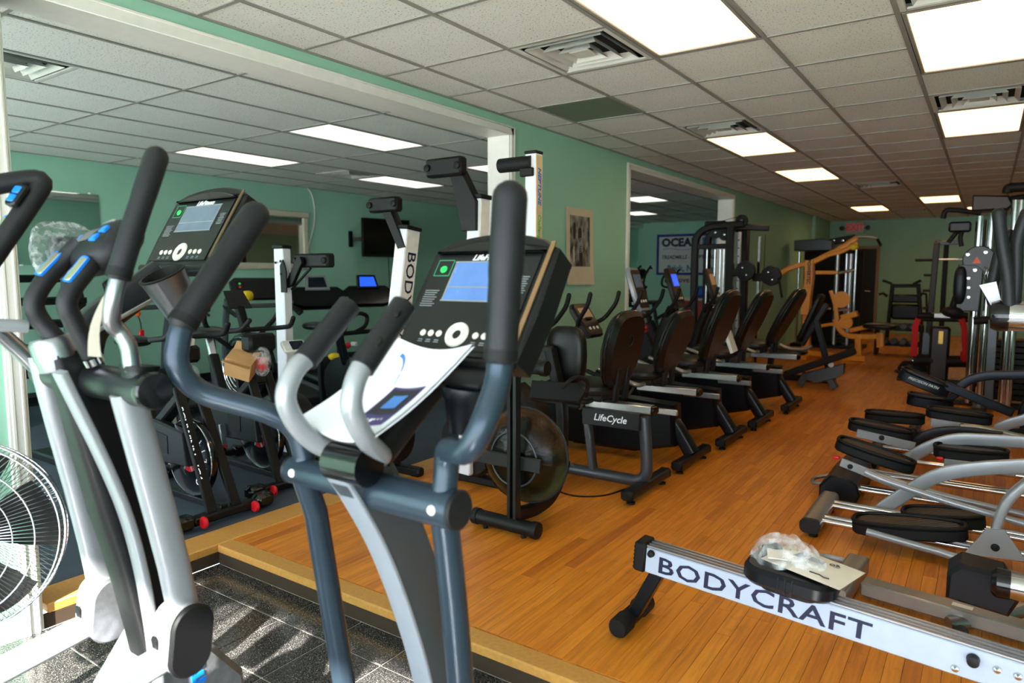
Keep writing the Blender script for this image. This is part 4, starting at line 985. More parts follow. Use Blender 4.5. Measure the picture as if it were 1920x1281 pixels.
ft_ = part(fr, 'rear_foot', MB().cyl((-1.095, YR-.12, .045), (-1.085, YR+.14, .045), .034, 24), 'matte_black')
for s, y in ((-1, YR-.12), (1, YR+.14)): part(ft_, 'end_cap', MB().lathe([(.036, -.07), (.040, -.068), (.040, .0), (.034, .01), (0, .011)], (-1.09, y, .045), (0, s, 0), 24, False), 'rubber')
sc = m @ V((.53, -.005, .098)); sm = frame(sc, ud, (0,1,0))
st = part(fr, 'seat', MB().prism(rrect(.30, .22, .07, 6), .062, sm, .014), 'navy_black')
part(st, 'seat_base', MB().prism(rrect(.20, .14, .05, 5), .03, sm @ Matrix.Translation((0,0,-.04)), .006), 'matte_black')
for k in (-.022, 0, .022): part(st, 'seat_groove', MB().box((k, -.111, 0), (.006, .003, .055), .001, sm), 'black_gloss')
part(fr, 'flywheel_housing', MB().lathe([(.2, -.1), (.26, -.07), (.27, 0), (.26, .07), (.2, .1)], (.72, YR, .30), (0,1,0), 32), 'matte_black')
part(fr, 'front_stand', MB().box((.72, YR, .03), (.08, .5, .06), .012).beam((.72, YR, .04), (.72, YR, .2), .06, .06), 'matte_black')
# leaflet and bag on the seat
lf = thing('leaflet', 'white assembly leaflet on the rower seat, partly under a plastic bag', 'leaflet', tuple(sc + V((0,0,.034))))
lm = sm @ Matrix.Translation((.055, .03, .036)) @ Matrix.Rotation(-.25, 4, 'Z')
part(lf, 'sheet', MB().grid(lambda u, v: lm @ V(((u-.5)*.27, (v-.5)*.20, .004+.008*math.sin(PI*u)*math.sin(PI*v))), 8, 8, .0008), 'paper_cream')
part(lf, 'printed_drawing', MB().tube([lm @ V(q) for q in ((.02, -.065, .0095), (.05, -.06, .0095), (.07, -.068, .0095), (.085, -.062, .0095))], .0022, 5), 'print_dark')
text(lf, 'OR', .024, 'print_dark', lm @ Matrix.Translation((.055, .045, .0135)) @ Matrix.Rotation(.35, 4, 'Z'), off=.0004)
part(lf, 'printed_block', MB().box((.0, .03, .0125), (.05, .035, .001), 0, lm), 'print_grey')
bagc = sm @ V((-.035, .02, .07))
random.seed(3); ph = [random.uniform(0, 6.28) for _ in range(12)]
def bagf(u, v):
    th = 2*PI*u; p = PI*.5*v
    k = 1 + .13*math.sin(3*th+ph[0]) + .10*math.sin(5*th+ph[1]+3*v) + .07*math.sin(9*th+ph[2]-5*v) + .05*math.sin(14*th+9*v)
    return bagc + V((.115*k*math.cos(th)*math.cos(p)**.6, .085*k*math.sin(th)*math.cos(p)**.6, -.035 + .075*math.sin(p)*(1+.16*math.sin(4*th+ph[3])+.1*math.sin(7*th+8*v))))
bg_ = thing('plastic_bag', 'crumpled clear plastic bag of hardware on the rower seat', 'bag', tuple(bagc + V((0,0,-.035))))
part(bg_, 'film', MB().grid(bagf, 40, 14), 'clear_film', ang=180)
part(bg_, 'black_strap', MB().blob(bagc + V((-.05, .03, -.012)), (.035, .025, .018), .8), 'rubber')
part(bg_, 'folded_card', MB().box(bagc + V((.0, -.012, -.012)), (.11, .07, .004), .001, rz=.3, rx=.1), 'paper_cream')
part(bg_, 'printed_card', MB().box(bagc + V((.055, .005, -.006)), (.035, .05, .003), .001, rz=-.5), 'print_grey')

# ================================================================== ellipticals along the right
def footplate(parent, a, b, wd, h=.06, mat='rubber', tread='rubber_tread', tilt=0.0, pointed=.35):
    """pedal from heel a to toe b (world points on its top surface)"""
    a, b = V(a), V(b); d = b-a; L = d.length; sd = V((0,0,1)).cross(d).normalized()
    m = frame((a+b)/2, d, sd)
    ol = []
    for i in range(28):
        th = 2*PI*i/28; c, s = math.cos(th), math.sin(th)
        x = math.copysign(abs(c)**.55, c)*L/2; y = math.copysign(abs(s)**.55, s)*wd/2*(1 - (pointed if c > 0 else .08)*abs(x)/(L/2)*.8)
        ol.append((x, y))
    p = part(parent, 'pedal', MB().prism(ol, h, m @ Matrix.Translation((0,0,-h/2)), .010), mat)
    rim = [m @ V((x*.97, y*.97, .008)) for x, y in ol]
    part(p, 'pedal_rim', MB().tube(rim, .010, 8, closed=True), mat)
    part(p, 'tread', MB().prism([(x*.86, y*.86) for x, y in ol], .006, m @ Matrix.Translation((0,0,.002))), tread)
    return p
def hous(t, x, y, mat='matte_black'):
    part(t, 'drive_housing', MB().prism([(-.28, 0), (.35, 0), (.38, .3), (.2, .55), (-.05, .58), (-.24, .35)], .24, frame((x, y, .05), (1,0,0), (0,0,1)), .03), mat)
    part(t, 'mast', MB().sweep(fillet([(x+.18, y, .5), (x+.12, y, .9), (x+.05, y, 1.3)], .1), rrect(.08, .1, .02), (0,1,0)), mat)
    part(t, 'front_foot', MB().box((x+.25, y, .035), (.09, .56, .07), .012), mat)
e1 = thing('elliptical_trainer', 'silver elliptical with long oval black pedals over chrome rails, nearest on the right', 'elliptical', (-.1, 4.08, 0), 0, 'ellipticals along the right side')
rb_ = part(e1, 'rear_foot', MB().sweep([(-.70, 3.80, .065), (-.70, 4.36, .065)], rrect(.10, .075, .03, 4), (0,0,1)), 'silver_warm')
part(rb_, 'end_cap', MB().sweep([(-.70, 3.79, .065), (-.70, 3.812, .065)], rrect(.104, .079, .032, 4), (0,0,1)), 'charcoal')
part(rb_, 'leveller', MB().lathe([(.024, 0), (.024, .012), (.010, .016), (.010, .035)], (-.69, 3.84, 0), (0,0,1), 16), 'rubber')
part(rb_, 'leveller', MB().lathe([(.024, 0), (.024, .012), (.010, .016), (.010, .035)], (-.69, 4.30, 0), (0,0,1), 16), 'rubber')
for y in (3.89, 3.955, 4.18, 4.245): part(e1, 'guide_rail', MB().cyl((-.66, y, .075), (.42, y, .075), .017, 14), 'chrome')
footplate(e1, PY(1598, 972, 3.90), PY(1815, 990, 3.90), .21)
footplate(e1, PY(1690, 958, 4.22), PY(1848, 968, 4.22), .20)
part(e1, 'pedal_tube', MB().tube([PY(1625, 997, 3.80), PY(1760, 1035, 3.79), PY(1930, 1088, 3.77)], .019, 14), 'silver_paint')
part(e1, 'pedal_plate', MB().sweep([PY(1680, 985, 3.86), PY(1800, 1018, 3.86), PY(1900, 1040, 3.86)], rrect(.05, .015, .004), (0,0,1)), 'silver_paint')
part(e1, 'link_tube', MB().tube(fillet([PY(1622, 885, 4.02), PY(1655, 900, 4.02), PY(1780, 942, 4.02), PY(1930, 985, 4.02)], .05), .017, 12), 'silver_paint')
part(e1, 'crank_arm', MB().sweep(fillet([PY(1635, 968, 4.30), PY(1690, 930, 4.30), PY(1755, 890, 4.30), PY(1830, 878, 4.30), PY(1940, 873, 4.30)], .12, 6), rrect(.03, .075, .008), (0,0,1)), 'silver_paint')
part(e1, 'swing_arch', MB().sweep(fillet([PY(1862, 1030, 3.84), PY(1868, 985, 3.84), PY(1888, 935, 3.84), PY(1935, 898, 3.84)], .1, 6), rrect(.04, .075, .012), (0,1,0)), 'silver_paint')
bk_ = part(e1, 'pivot_bracket', MB().prism([(-.04, .09), (.03, .10), (.12, -.03), (-.12, -.05)], .012, frame(PY(1866, 1030, 3.80), (1,0,0), (0,0,1)), .002), 'silver_paint')
part(bk_, 'pivot_bolt', MB().lathe([(0, .010), (.016, .008), (.018, 0)], PY(1866, 1027, 3.79), (0,-1,0), 16, False), 'matte_black')
hous(e1, .75, 4.08)

e2 = thing('elliptical_trainer', 'elliptical with a black rounded rear roller and red-tipped pedal, second on the right', 'elliptical', (-.1, 4.85, 0), 0, 'ellipticals along the right side')
rr_ = part(e2, 'rear_housing', MB().prism([(-.09, 0), (.12, 0), (.14, .05), (.12, .12), (.05, .16), (-.03, .15), (-.09, .08)], .62, frame((-.70, 4.82, .005), (1,0,0), (0,0,1)), .012), 'navy_black')
part(rr_, 'carry_handle', MB().tube(fillet([(-.76, 4.56, .09), (-.85, 4.58, .07), (-.86, 4.72, .07), (-.77, 4.76, .09)], .05, 5), .012, 10), 'silver_warm')
for y in (4.56, 4.62, 4.98, 5.04): part(e2, 'guide_rail', MB().cyl((-.60, y, .085), (.42, y, .085), .016, 14), 'chrome')
footplate(e2, PY(1570, 822, 4.66), PY(1718, 872, 4.66), .19)
footplate(e2, PY(1750, 836, 4.98), PY(1893, 850, 4.98), .19)
for a, b, y in (((1576, 866), (1728, 928), 4.56), ((1770, 868), (1905, 885), 4.88)):
    pl_ = part(e2, 'pedal_link', MB().beam(PY(*a, y), PY(*b, y), .014, .055, bev=.004), 'silver_paint')
    part(pl_, 'pivot_bolt', MB().lathe([(0, .012), (.014, .010), (.016, 0)], PY(a[0]+18, a[1]+9, y-.008), (0,-1,0), 14, False), 'matte_black')
    part(pl_, 'red_tip', MB().blob(PY(a[0]-8, a[1]-8, y), (.022, .014, .012), .7), 'red_plastic')
part(e2, 'pedal_tube', MB().tube(fillet([PY(1625, 888, 4.54), PY(1650, 893, 4.54), PY(1770, 930, 4.54), PY(1930, 968, 4.54)], .05), .018, 12), 'silver_paint')
part(e2, 'crank_arm', MB().sweep(fillet([PY(1700, 862, 5.06), PY(1740, 838, 5.06), PY(1790, 822, 5.06), PY(1940, 830, 5.06)], .12, 6), rrect(.03, .075, .008), (0,0,1)), 'silver_paint')
hous(e2, .78, 4.85)
e3 = thing('elliptical_trainer', 'elliptical with angular black pedals on silver links, third on the right', 'elliptical', (-.1, 5.62, 0), 0, 'ellipticals along the right side')
part(e3, 'rear_foot', MB().sweep([(-.62, 5.36, .055), (-.62, 5.92, .055)], rrect(.10, .09, .03, 4), (0,0,1)), 'navy_black')
for y in (5.46, 5.80): part(e3, 'guide_rail', MB().cyl((-.58, y, .085), (.42, y, .085), .018, 14), 'chrome')
footplate(e3, PY(1592, 788, 5.42), PY(1714, 812, 5.42), .18)
footplate(e3, PY(1738, 765, 5.80), PY(1862, 782, 5.80), .18)
for a, b, y in (((1606, 812), (1716, 838), 5.33), ((1745, 792), (1880, 812), 5.70)):
    pl_ = part(e3, 'pedal_link', MB().beam(PY(*a, y), PY(*b, y), .014, .06, bev=.004), 'silver_paint')
    part(pl_, 'pivot_bolt', MB().lathe([(0, .012), (.016, .010), (.018, 0)], PY((a[0]+b[0])/2-8, (a[1]+b[1])/2-4, y-.008), (0,-1,0), 14, False), 'matte_black')
part(e3, 'pedal_tube', MB().tube(fillet([PY(1800, 800, 5.66), PY(1830, 800, 5.66), PY(1930, 822, 5.66)], .05), .018, 12), 'silver_warm')
part(e3, 'crank_arm', MB().sweep(fillet([PY(1870, 805, 5.95), PY(1890, 795, 5.95), PY(1945, 780, 5.95)], .12, 6), rrect(.03, .075, .008), (0,0,1)), 'silver_paint')
part(e3, 'crank_arm', MB().sweep(fillet([PY(1708, 835, 5.5), PY(1740, 812, 5.5), PY(1790, 806, 5.5), PY(1880, 818, 5.5)], .12, 6), rrect(.03, .06, .008), (0,0,1)), 'charcoal')
hous(e3, .80, 5.62)
e3b = thing('elliptical_trainer', 'elliptical with its long pedals level, between the silver links and the dark lettered pedal', 'elliptical', (-.1, 6.2, 0), 0, 'ellipticals along the right side')
footplate(e3b, PY(1622, 772, 6.05), PY(1735, 782, 6.05), .17)
footplate(e3b, PY(1736, 766, 6.30), PY(1850, 776, 6.30), .17)
part(e3b, 'rear_foot', MB().cyl((-.52, 5.98, .05), (-.52, 6.42, .05), .045, 16), 'navy_black')
for y in (6.05, 6.30): part(e3b, 'pedal_link', MB().beam((-.50, y, .085), (.5, y, .26), .03, .05, bev=.004), 'navy_arm')
hous(e3b, .82, 6.2)
e4 = thing('elliptical_trainer', 'dark navy elliptical with a raised lettered pedal, farthest of the right row', 'elliptical', (-.1, 6.85, 0), 0, 'ellipticals along the right side')
p_ = footplate(e4, PY(1690, 690, 6.70), PY(1785, 728, 6.70), .20, .09, 'navy_arm')
footplate(e4, PY(1702, 738, 6.98), PY(1790, 752, 6.98), .19, .09, 'navy_arm')
aa, bb_ = PY(1700, 707, 6.59), PY(1762, 730, 6.59)
text(p_, 'PRECISION PATH', .030, 'print_white', frame((aa+bb_)/2, bb_-aa, V((0,0,1))), off=.0006, shear=.3)
part(e4, 'pedal_link', MB().beam(PY(1770, 722, 6.66), PY(1900, 775, 6.66), .05, .07, bev=.008), 'navy_arm')
part(e4, 'pedal_link', MB().beam(PY(1745, 768, 6.98), PY(1800, 735, 6.98), .04, .06, bev=.008), 'navy_arm')
part(e4, 'crank_arm', MB().sweep(fillet([PY(1788, 735, 6.74), PY(1815, 712, 6.74), PY(1850, 704, 6.74), PY(1950, 703, 6.74)], .12, 6), rrect(.04, .075, .012), (0,0,1)), 'navy_arm')
part(e4, 'rear_foot', MB().cyl((-.45, 6.6, .05), (-.45, 7.1, .05), .045, 16), 'navy_black')
part(e4, 'side_cover', MB().prism([(.25*math.cos(a), .25*math.sin(a)) for a in [2*PI*i/28 for i in range(28)]], .06, frame((.50, 6.55, .30), (1,0,0), (0,0,1)), .01), 'navy_black')
hous(e4, .80, 6.85, 'navy_black')

# ---------------- chrome crossbar machine at the right edge
mm = thing('elliptical_trainer', 'elliptical with chrome cylinders and black handles cut by the right edge', 'elliptical', (.35, 3.05, 0))
ft_ = part(mm, 'rear_foot', MB().sweep([PZ(1565, 1118, .055) + V((0,-.02,0)), PZ(1608, 1060, .055) + V((0,.02,0))], rrect(.09, .085, .014, 4), (0,0,1)), 'silver_warm')
f0, f1 = PZ(1562, 1110, .05), PZ(1596, 1062, .05)
part(ft_, 'carry_handle', MB().tube(fillet([f0 + V((-.02,.03,.01)), f0 + V((-.12,.06,.02)), f1 + V((-.13,-.02,.03)), f1 + V((-.03,0,.02))], .07, 6), .014, 12), 'silver_paint')
b0_, b1_ = PZ(1618, 1098, .055), PZ(1935, 1188, .055)
bm_ = part(mm, 'base_beam', MB().beam(b0_, b1_, .085, .06, bev=.006), 'silver_warm')
part(bm_, 'serial_label', MB().box(lerp(b0_, b1_, .62) + V((0,0,.031)), (.07, .03, .001), 0, rz=math.atan2((b1_-b0_).y, (b1_-b0_).x)), 'box_white')
part(mm, 'lower_housing', MB().prism([(-.09, -.05), (.10, -.07), (.13, .0), (.08, .08), (-.05, .09), (-.09, .05)], .16, frame(PY(1830, 1095, 2.98), (1,0,0), (0,0,1)), .015), 'navy_black')
part(mm, 'lower_cylinder', MB().cyl(PY(1868, 1092, 2.90), PY(1868, 1092, 2.90) + V((.40, 0, .0)), .048, 28), 'chrome')
part(mm, 'cylinder_cap', MB().lathe([(.050, -.04), (.052, 0), (.04, .014), (0, .016)], PY(1868, 1092, 2.90), (-1,0,0), 24), 'black_gloss')
part(mm, 'chrome_foot', MB().tube(fillet([PZ(1778, 1170, .03), PZ(1850, 1165, .04), PZ(1935, 1140, .08)], .08), .026, 16), 'alu_brushed')
part(mm, 'chrome_foot', MB().tube([PZ(1780, 1128, .03), PZ(1840, 1135, .04)], .018, 16), 'alu_brushed')
part(mm, 'transport_wheel', MB().cyl(PZ(1802, 1188, .026) + V((0,-.015,0)), PZ(1802, 1188, .026) + V((0,.02,0)), .024, 18), 'rubber')
part(mm, 'mast', MB().sweep([(.50, 3.1, .05), (.48, 3.08, .7), (.42, 3.0, 1.22)], rrect(.10, .10, .03), (0,1,0)), 'charcoal')
cb0 = PY(1872, 592, 2.95)
part(mm, 'chrome_crossbar', MB().cyl(cb0, cb0 + V((.62, 0, 0)), .052, 28), 'chrome')
part(mm, 'crossbar_cap', MB().lathe([(.053, -.03), (.056, 0), (.046, .022), (0, .026)], cb0, (-1,0,0), 24), 'black_gloss')
for k, pts in enumerate(([(1892, 572), (1890, 520), (1878, 455), (1872, 400)], [(1902, 572), (1906, 510), (1906, 450), (1925, 400)], [(1862, 566), (1858, 545), (1868, 500), (1880, 455), (1892, 440)])):
    yy = 2.93 + .05*k
    q = [PY(a, b, yy) for a, b in pts]
    part(mm, 'handle', MB().tube(fillet(q, .08, 5), .020, 14, rounded=True), 'grip_rubber')
solo('paper_notice', 'folded white notice wedged among the black handles at the right edge', 'notice', MB().grid(lambda u, v: lerp(lerp(PY(1836, 535, 2.97), PY(1868, 528, 2.97), u), lerp(PY(1862, 580, 2.97), PY(1880, 575, 2.97), u), v) + V((0, .01*math.sin(PI*u), 0)), 6, 6, .0008), 'paper')
# ================================================================== carpet room
def spin_bike(label, loc, rz=0.0, words=True, grp='spin bikes on the carpet'):
    """local x = forward; origin under the flywheel"""
    t = thing('spin_bike', label, 'exercise bike', loc, rz, grp)
    P = lambda n, mb, mt, par=None: part(par or t, n, mb, mt, world=False)
    fb = P('front_bar', MB().box((.30, 0, .045), (.07, .40, .05), .010), 'matte_black')
    for s in (-1, 1):
        P('end_shoe', MB().box((.30, s*.25, .05), (.09, .12, .085), .022), 'black_gloss', fb)
        P('transport_wheel', MB().lathe([(.012, -.012), (.030, -.011), (.034, 0), (.030, .011), (.012, .012)], (.355, s*.16, .042), (0,1,0), 20), 'red_plastic', fb)
    rbar = P('rear_bar', MB().box((-.72, 0, .045), (.07, .44, .05), .010), 'matte_black')
    for s in (-1, 1): P('end_shoe', MB().box((-.72, s*.25, .05), (.085, .10, .085), .018), 'black_gloss', rbar)
    P('spine', MB().beam((-.72, 0, .07), (.30, 0, .07), .05, .04, bev=.006), 'charcoal')
    fw_ = P('flywheel', MB().lathe([(.03, -.028), (.12, -.024), (.13, -.016), (.20, -.016), (.222, -.022), (.228, -.014), (.228, .014), (.222, .022), (.20, .016), (.13, .016), (.12, .024), (.03, .028)], (0, 0, .32), (0,1,0), 48), 'black_gloss')
    P('flywheel_rim', MB().tube([(.225*math.cos(2*PI*i/48), -.020, .32+.225*math.sin(2*PI*i/48)) for i in range(48)], .004, 6, closed=True), 'chrome', fw_)
    P('hub_disc', MB().lathe([(0, .031), (.06, .030), (.085, .026), (.085, .02)], (0,0,.32), (0,-1,0), 32, False), 'red_paint', fw_)
    for k in range(3): P('hub_spoke', MB().box((0, -.030, .32), (.17, .004, .012), 0, Matrix.Translation((0,0,.32)) @ Matrix.Rotation(k*PI/3, 4, 'Y') @ Matrix.Translation((0,0,-.32))), 'alu', fw_)
    if words:
        for k, ch in enumerate('QUALITY'):
            a = math.radians(-62 + k*21)
            m = Matrix.Translation((0, -.0175, .32)) @ Matrix.Rotation(-a, 4, 'Y') @ Matrix.Translation((.155, 0, 0)) @ frame((0,0,0), (0,0,1), (-1,0,0))
            text(fw_, ch, .052, 'print_white', m, off=.001, world=False)
    for s in (-1, 1):
        fk = P('fork_blade', MB().beam((.30, s*.075, .06), (-.02, s*.06, .74), .028, .06, (0,1,0), .006), 'matte_black')
        if words and s < 0:
            a, b = V((.27, -.092, .13)), V((.0, -.077, .70))
            text(fk, 'SCHWINN   IC4', .062, 'print_white', frame(lerp(b, a, .46), (a-b), V((a-b).z*0, ) if False else V((0,-1,0)).cross(a-b)), off=.0012, world=False, shear=.15)
    P('head_tube', MB().beam((-.01, 0, .66), (-.06, 0, .86), .07, .08, (0,1,0), .01), 'matte_black')
    cov = P('chain_guard', MB().prism([(.05, -.08), (.02, .12), (-.30, .16), (-.62, .10), (-.66, .0), (-.58, -.10), (-.30, -.10)], .06, frame((0, -.04, .36), (1,0,0), (0,0,1)), .012), 'charcoal')
    P('guard_window', MB().prism([(-.14, -.03), (-.14, .08), (-.30, .10), (-.28, -.04)], .004, frame((0, -.0715, .36), (1,0,0), (0,0,1))), 'matte_black', cov)
    P('main_tube', MB().beam((-.04, 0, .70), (-.52, 0, .34), .06, .09, (0,1,0), .012), 'matte_black')
    P('seat_tube', MB().beam((-.40, 0, .36), (-.58, 0, .82), .05, .07, (0,1,0), .01), 'matte_black')
    P('seat_post', MB().beam((-.57, 0, .78), (-.62, 0, .93), .03, .05, (0,1,0), .006), 'alu')
    P('saddle', MB().blob((-.62, 0, .97), (.14, .085, .035), .75, .8), 'vinyl')
    P('handle_post', MB().beam((-.05, 0, .84), (-.08, 0, 1.0), .04, .06, (0,1,0), .008), 'matte_black')
    hb_ = P('handlebar', MB().tube(fillet([(.16, -.16, 1.10), (.10, -.18, 1.04), (-.08, -.20, 1.02), (-.10, 0, 1.02), (-.08, .20, 1.02), (.10, .18, 1.04), (.16, .16, 1.10)], .08, 5), .016, 12, rounded=True), 'rubber')
    P('brake_knob', MB().blob((-.06, 0, .80), (.024, .024, .03)), 'red_plastic')
    P('crank', MB().beam((-.34, -.10, .36), (-.30, -.10, .20), .018, .03, (0,1,0), .004), 'alu')
    pd_ = P('pedal', MB().box((-.30, -.16, .20), (.11, .09, .025), .006), 'matte_black')
    P('toe_cage', MB().tube(fillet([(-.25, -.20, .21), (-.20, -.19, .24), (-.20, -.13, .24), (-.25, -.12, .21)], .03), .006, 8), 'red_plastic', pd_)
    P('crank', MB().beam((-.34, .10, .36), (-.38, .10, .52), .018, .03, (0,1,0), .004), 'alu')
    P('pedal', MB().box((-.38, .16, .52), (.11, .09, .025), .006), 'matte_black')
    return t
sb = spin_bike('black spin bike with white lettered flywheel and red wheels, behind the left elliptical', (-3.80, 2.20, 0))
part(sb, 'weight_cradle', MB().box((-.01, -.02, .93), (.13, .15, .10), .02), 'matte_black', world=False)
part(sb, 'knob_wrap', MB().blob((0.0, 0, .80), (.05, .06, .07), .9), 'clear_film', world=False)
part(sb, 'knob_wrapped', MB().blob((.02, -.02, .78), (.03, .03, .028)), 'red_plastic', world=False)
wb = sb.location
solo('white_box', 'small white carton lying in the bar cradle of the lettered spin bike', 'box', MB().box(V(wb) + V((-.01, -.03, 1.003)), (.11, .09, .045), .003, rz=.3, ry=.12), 'box_white', loc=V(wb)+V((-.01,-.03,.98)))
sb2 = spin_bike('second spin bike with a cardboard box on its bars, beside the lettered one', (-3.95, 2.78, 0), -.05, words=False)
part(sb2, 'weight_cradle', MB().box((.0, 0, .94), (.12, .20, .12), .02), 'matte_black', world=False)
part(sb2, 'knob_wrapped', MB().blob((.06, -.02, .80), (.03, .035, .05), .8), 'red_plastic', world=False)
part(sb2, 'knob_wrap', MB().blob((.06, -.02, .82), (.05, .06, .10), .9), 'clear_film', world=False)
dsp = part(sb2, 'display', MB().prism(rrect(.17, .10, .02), .03, Matrix.Translation((.10, .20, .90)) @ frame((0,0,0), (.1, .98, .0), (-.7, .1, .7)), .006), 'plastic_white', world=False)
part(dsp, 'display_glass', MB().prism(rrect(.10, .075, .008), .004, Matrix.Translation((.10, .20, .90)) @ frame((0,0,0), (.1, .98, .0), (-.7, .1, .7)) @ Matrix.Translation((.02, 0, .0155))), 'lcd_dark', world=False)
bx_ = PX(452, 685, -3.97)
cbx = thing('cardboard_box', 'open tan cardboard carton tipped on the second spin bike', 'box', tuple(bx_ + V((0,0,-.06))))
cm = Matrix.Translation(bx_) @ Matrix.Rotation(.5, 4, 'Z') @ Matrix.Rotation(.45, 4, 'X') @ Matrix.Rotation(.35, 4, 'Y')
part(cbx, 'carton', MB().box((0,0,0), (.17, .12, .14), .002, cm), 'cardboard')
part(cbx, 'flap', MB().box((0, -.09, .066), (.17, .07, .003), 0, cm, rx=-.5), 'cardboard')
part(cbx, 'flap', MB().box((0, .09, .076), (.17, .06, .003), 0, cm, rx=.6), 'cardboard')

# ---------------- air bike further back
ab = thing('air_bike', 'black fan bike with tall curved bars, behind the spin bikes', 'exercise bike', (-5.15, 3.45, 0))
A = lambda n, mb, mt, par=None: part(par or ab, n, mb, mt, world=False)
A('fan_cage', MB().lathe([(.05, -.09), (.22, -.08), (.28, -.05), (.29, 0), (.28, .05), (.22, .08), (.05, .09)], (.12, 0, .62), (0,1,0), 36), 'black_gloss')
for r in (.10, .14, .18, .22, .25): A('cage_ring', MB().tube([(.12+r*math.cos(2*PI*i/36), -.092+.06*max(0, r-.2)*5*.2, .62+r*math.sin(2*PI*i/36)) for i in range(36)], .004, 5, closed=True), 'chrome')
A('base_beam', MB().box((-.15, 0, .07), (1.1, .06, .08), .01), 'matte_black')
A('front_foot', MB().box((.36, 0, .035), (.07, .5, .07), .012), 'matte_black')
A('rear_foot', MB().box((-.66, 0, .035), (.07, .5, .07), .012), 'matte_black')
A('fork', MB().beam((.12, -.11, .62), (.20, -.11, .08), .03, .06, (0,1,0)), 'charcoal')
A('mast', MB().beam((.12, 0, .80), (.0, 0, 1.12), .06, .07, (0,1,0), .01), 'matte_black')
A('reading_rack', MB().prism([(-.11, 0), (.11, 0), (.09, .18), (-.09, .18)], .012, frame((.02, 0, 1.10), (0, 1, 0), (-.55, 0, .8)), .003), 'matte_black')
for s in (-1, 1):
    A('arm_bar', MB().tube(fillet([(.0, s*.10, .78), (-.02, s*.24, .90), (.02, s*.34, 1.0), (.10, s*.36, 1.18)], .09, 5), .020, 12, rounded=True), 'rubber')
    A('grip_pad', MB().box((.10, s*.36, 1.14), (.04, .06, .10), .01), 'rubber')
    A('pedal', MB().box((-.12, s*.16, .28), (.11, .09, .025), .006), 'matte_black')
    A('crank', MB().beam((-.08, s*.10, .40), (-.12, s*.10, .28), .018, .03, (0,1,0), .004), 'alu')
A('chain_guard', MB().prism([(.1, 0), (.05, .14), (-.28, .10), (-.30, -.02), (-.1, -.10)], .10, frame((0, 0, .42), (1,0,0), (0,0,1)), .015), 'charcoal')
A('seat_post', MB().beam((-.34, 0, .10), (-.44, 0, .84), .05, .06, (0,1,0), .008), 'charcoal')
A('saddle', MB().blob((-.46, 0, .89), (.15, .11, .04), .7, .8), 'vinyl')

# ---------------- treadmills facing the far wall
def treadmill(label, y, screen, style=0, x=-6.95, rz=PI-.38):
    t = thing('treadmill', label, 'treadmill', (x, y, 0), rz, 'treadmills facing the green wall')      # local x points to the wall
    P = lambda n, mb, mt, par=None: part(par or t, n, mb, mt, world=False)
    dk = P('deck', MB().box((-.85, 0, .14), (1.6, .66, .07), .012), 'charcoal')
    P('belt', MB().box((-.85, 0, .177), (1.58, .50, .006)), 'rubber', dk)
    for s in (-1, 1): P('side_rail', MB().box((-.85, s*.30, .185), (1.6, .075, .02), .006), 'steel_grey', dk)
    for x in (-1.58, -.2):
        for s in (-1, 1): P('foot', MB().box((x, s*.28, .055), (.08, .06, .11), .01), 'matte_black')
    P('motor_hood', MB().prism([(-.28, .12), (.28, .12), (.28, .20), (.18, .30), (-.10, .32), (-.26, .24)], .66, frame((.1, 0, 0), (1,0,0), (0,0,1)), .02), 'matte_black')
    for s in (-1, 1):
        P('upright', MB().sweep(fillet([(.20, s*.34, .14), (.16, s*.35, .55), (.02, s*.35, .92), (-.08, s*.35, 1.08)], .2, 5), rrect(.055, .11, .015), (1,0,0)), 'steel_grey' if style == 0 else 'charcoal')
        P('handrail', MB().tube(fillet([(.0, s*.36, 1.02), (-.22, s*.36, .98), (-.45, s*.34, .94)], .06), .026, 12, rounded=True), 'rubber')
    P('cross_bar', MB().beam((-.02, -.34, 1.02), (-.02, .34, 1.02), .09, .05, bev=.012), 'steel_grey' if style == 0 else 'matte_black')
    m = frame((-.06, 0, 1.10), (0, -1, 0), (.42, 0, .9))
    if style == 0:
        c = P('console', MB().prism([(-.28, 0), (.28, 0), (.30, .22), (.24, .27), (-.24, .27), (-.30, .22)], .06, m @ Matrix.Translation((0,0,-.03)), .012), 'console_body')
        P('faceplate', MB().prism([(-.24, .02), (.24, .02), (.25, .22), (-.25, .22)], .004, m @ Matrix.Translation((0,0,.001))), 'matte_black', c)
        P('start_button', MB().lathe([(0, .006), (.012, .005), (.014, 0)], m @ V((-.19, .19, .003)), m.to_3x3() @ V((0,0,1)), 12, False), 'button_green', c)
        P('stop_button', MB().lathe([(0, .006), (.012, .005), (.014, 0)], m @ V((-.19, .15, .003)), m.to_3x3() @ V((0,0,1)), 12, False), 'red_plastic', c)
    else:
        c = P('console', MB().prism([(-.36, -.10), (-.2, -.15), (.2, -.15), (.36, -.10), (.38, .05), (.26, .14), (-.26, .14), (-.38, .05)], .10, m @ Matrix.Translation((0,0,-.04)), .02), 'black_gloss')
        P('key_panel', MB().prism(rrect(.34, .13, .03), .006, m @ Matrix.Translation((0, -.01, .003)), .002), 'silver_paint', c)
        P('key_field', MB().prism(rrect(.28, .07, .01), .004, m @ Matrix.Translation((0, -.01, .007))), 'print_dark', c)
        sc_ = P('screen_pod', MB().prism([(-.16, .08), (.16, .08), (.13, .29), (-.13, .29)], .05, m @ Matrix.Translation((0, 0, .0)), .01), 'silver_paint' if screen == 'lcd_dark' else 'black_gloss', c)
        P('screen', MB().prism([(-.12, .115), (.12, .115), (.10, .255), (-.10, .255)], .004, m @ Matrix.Translation((0,0,.026))), screen, sc_)
        P('stop_button', MB().box((0, -.115, .004), (.06, .02, .01), .003, m), 'red_plastic', c)
    return t
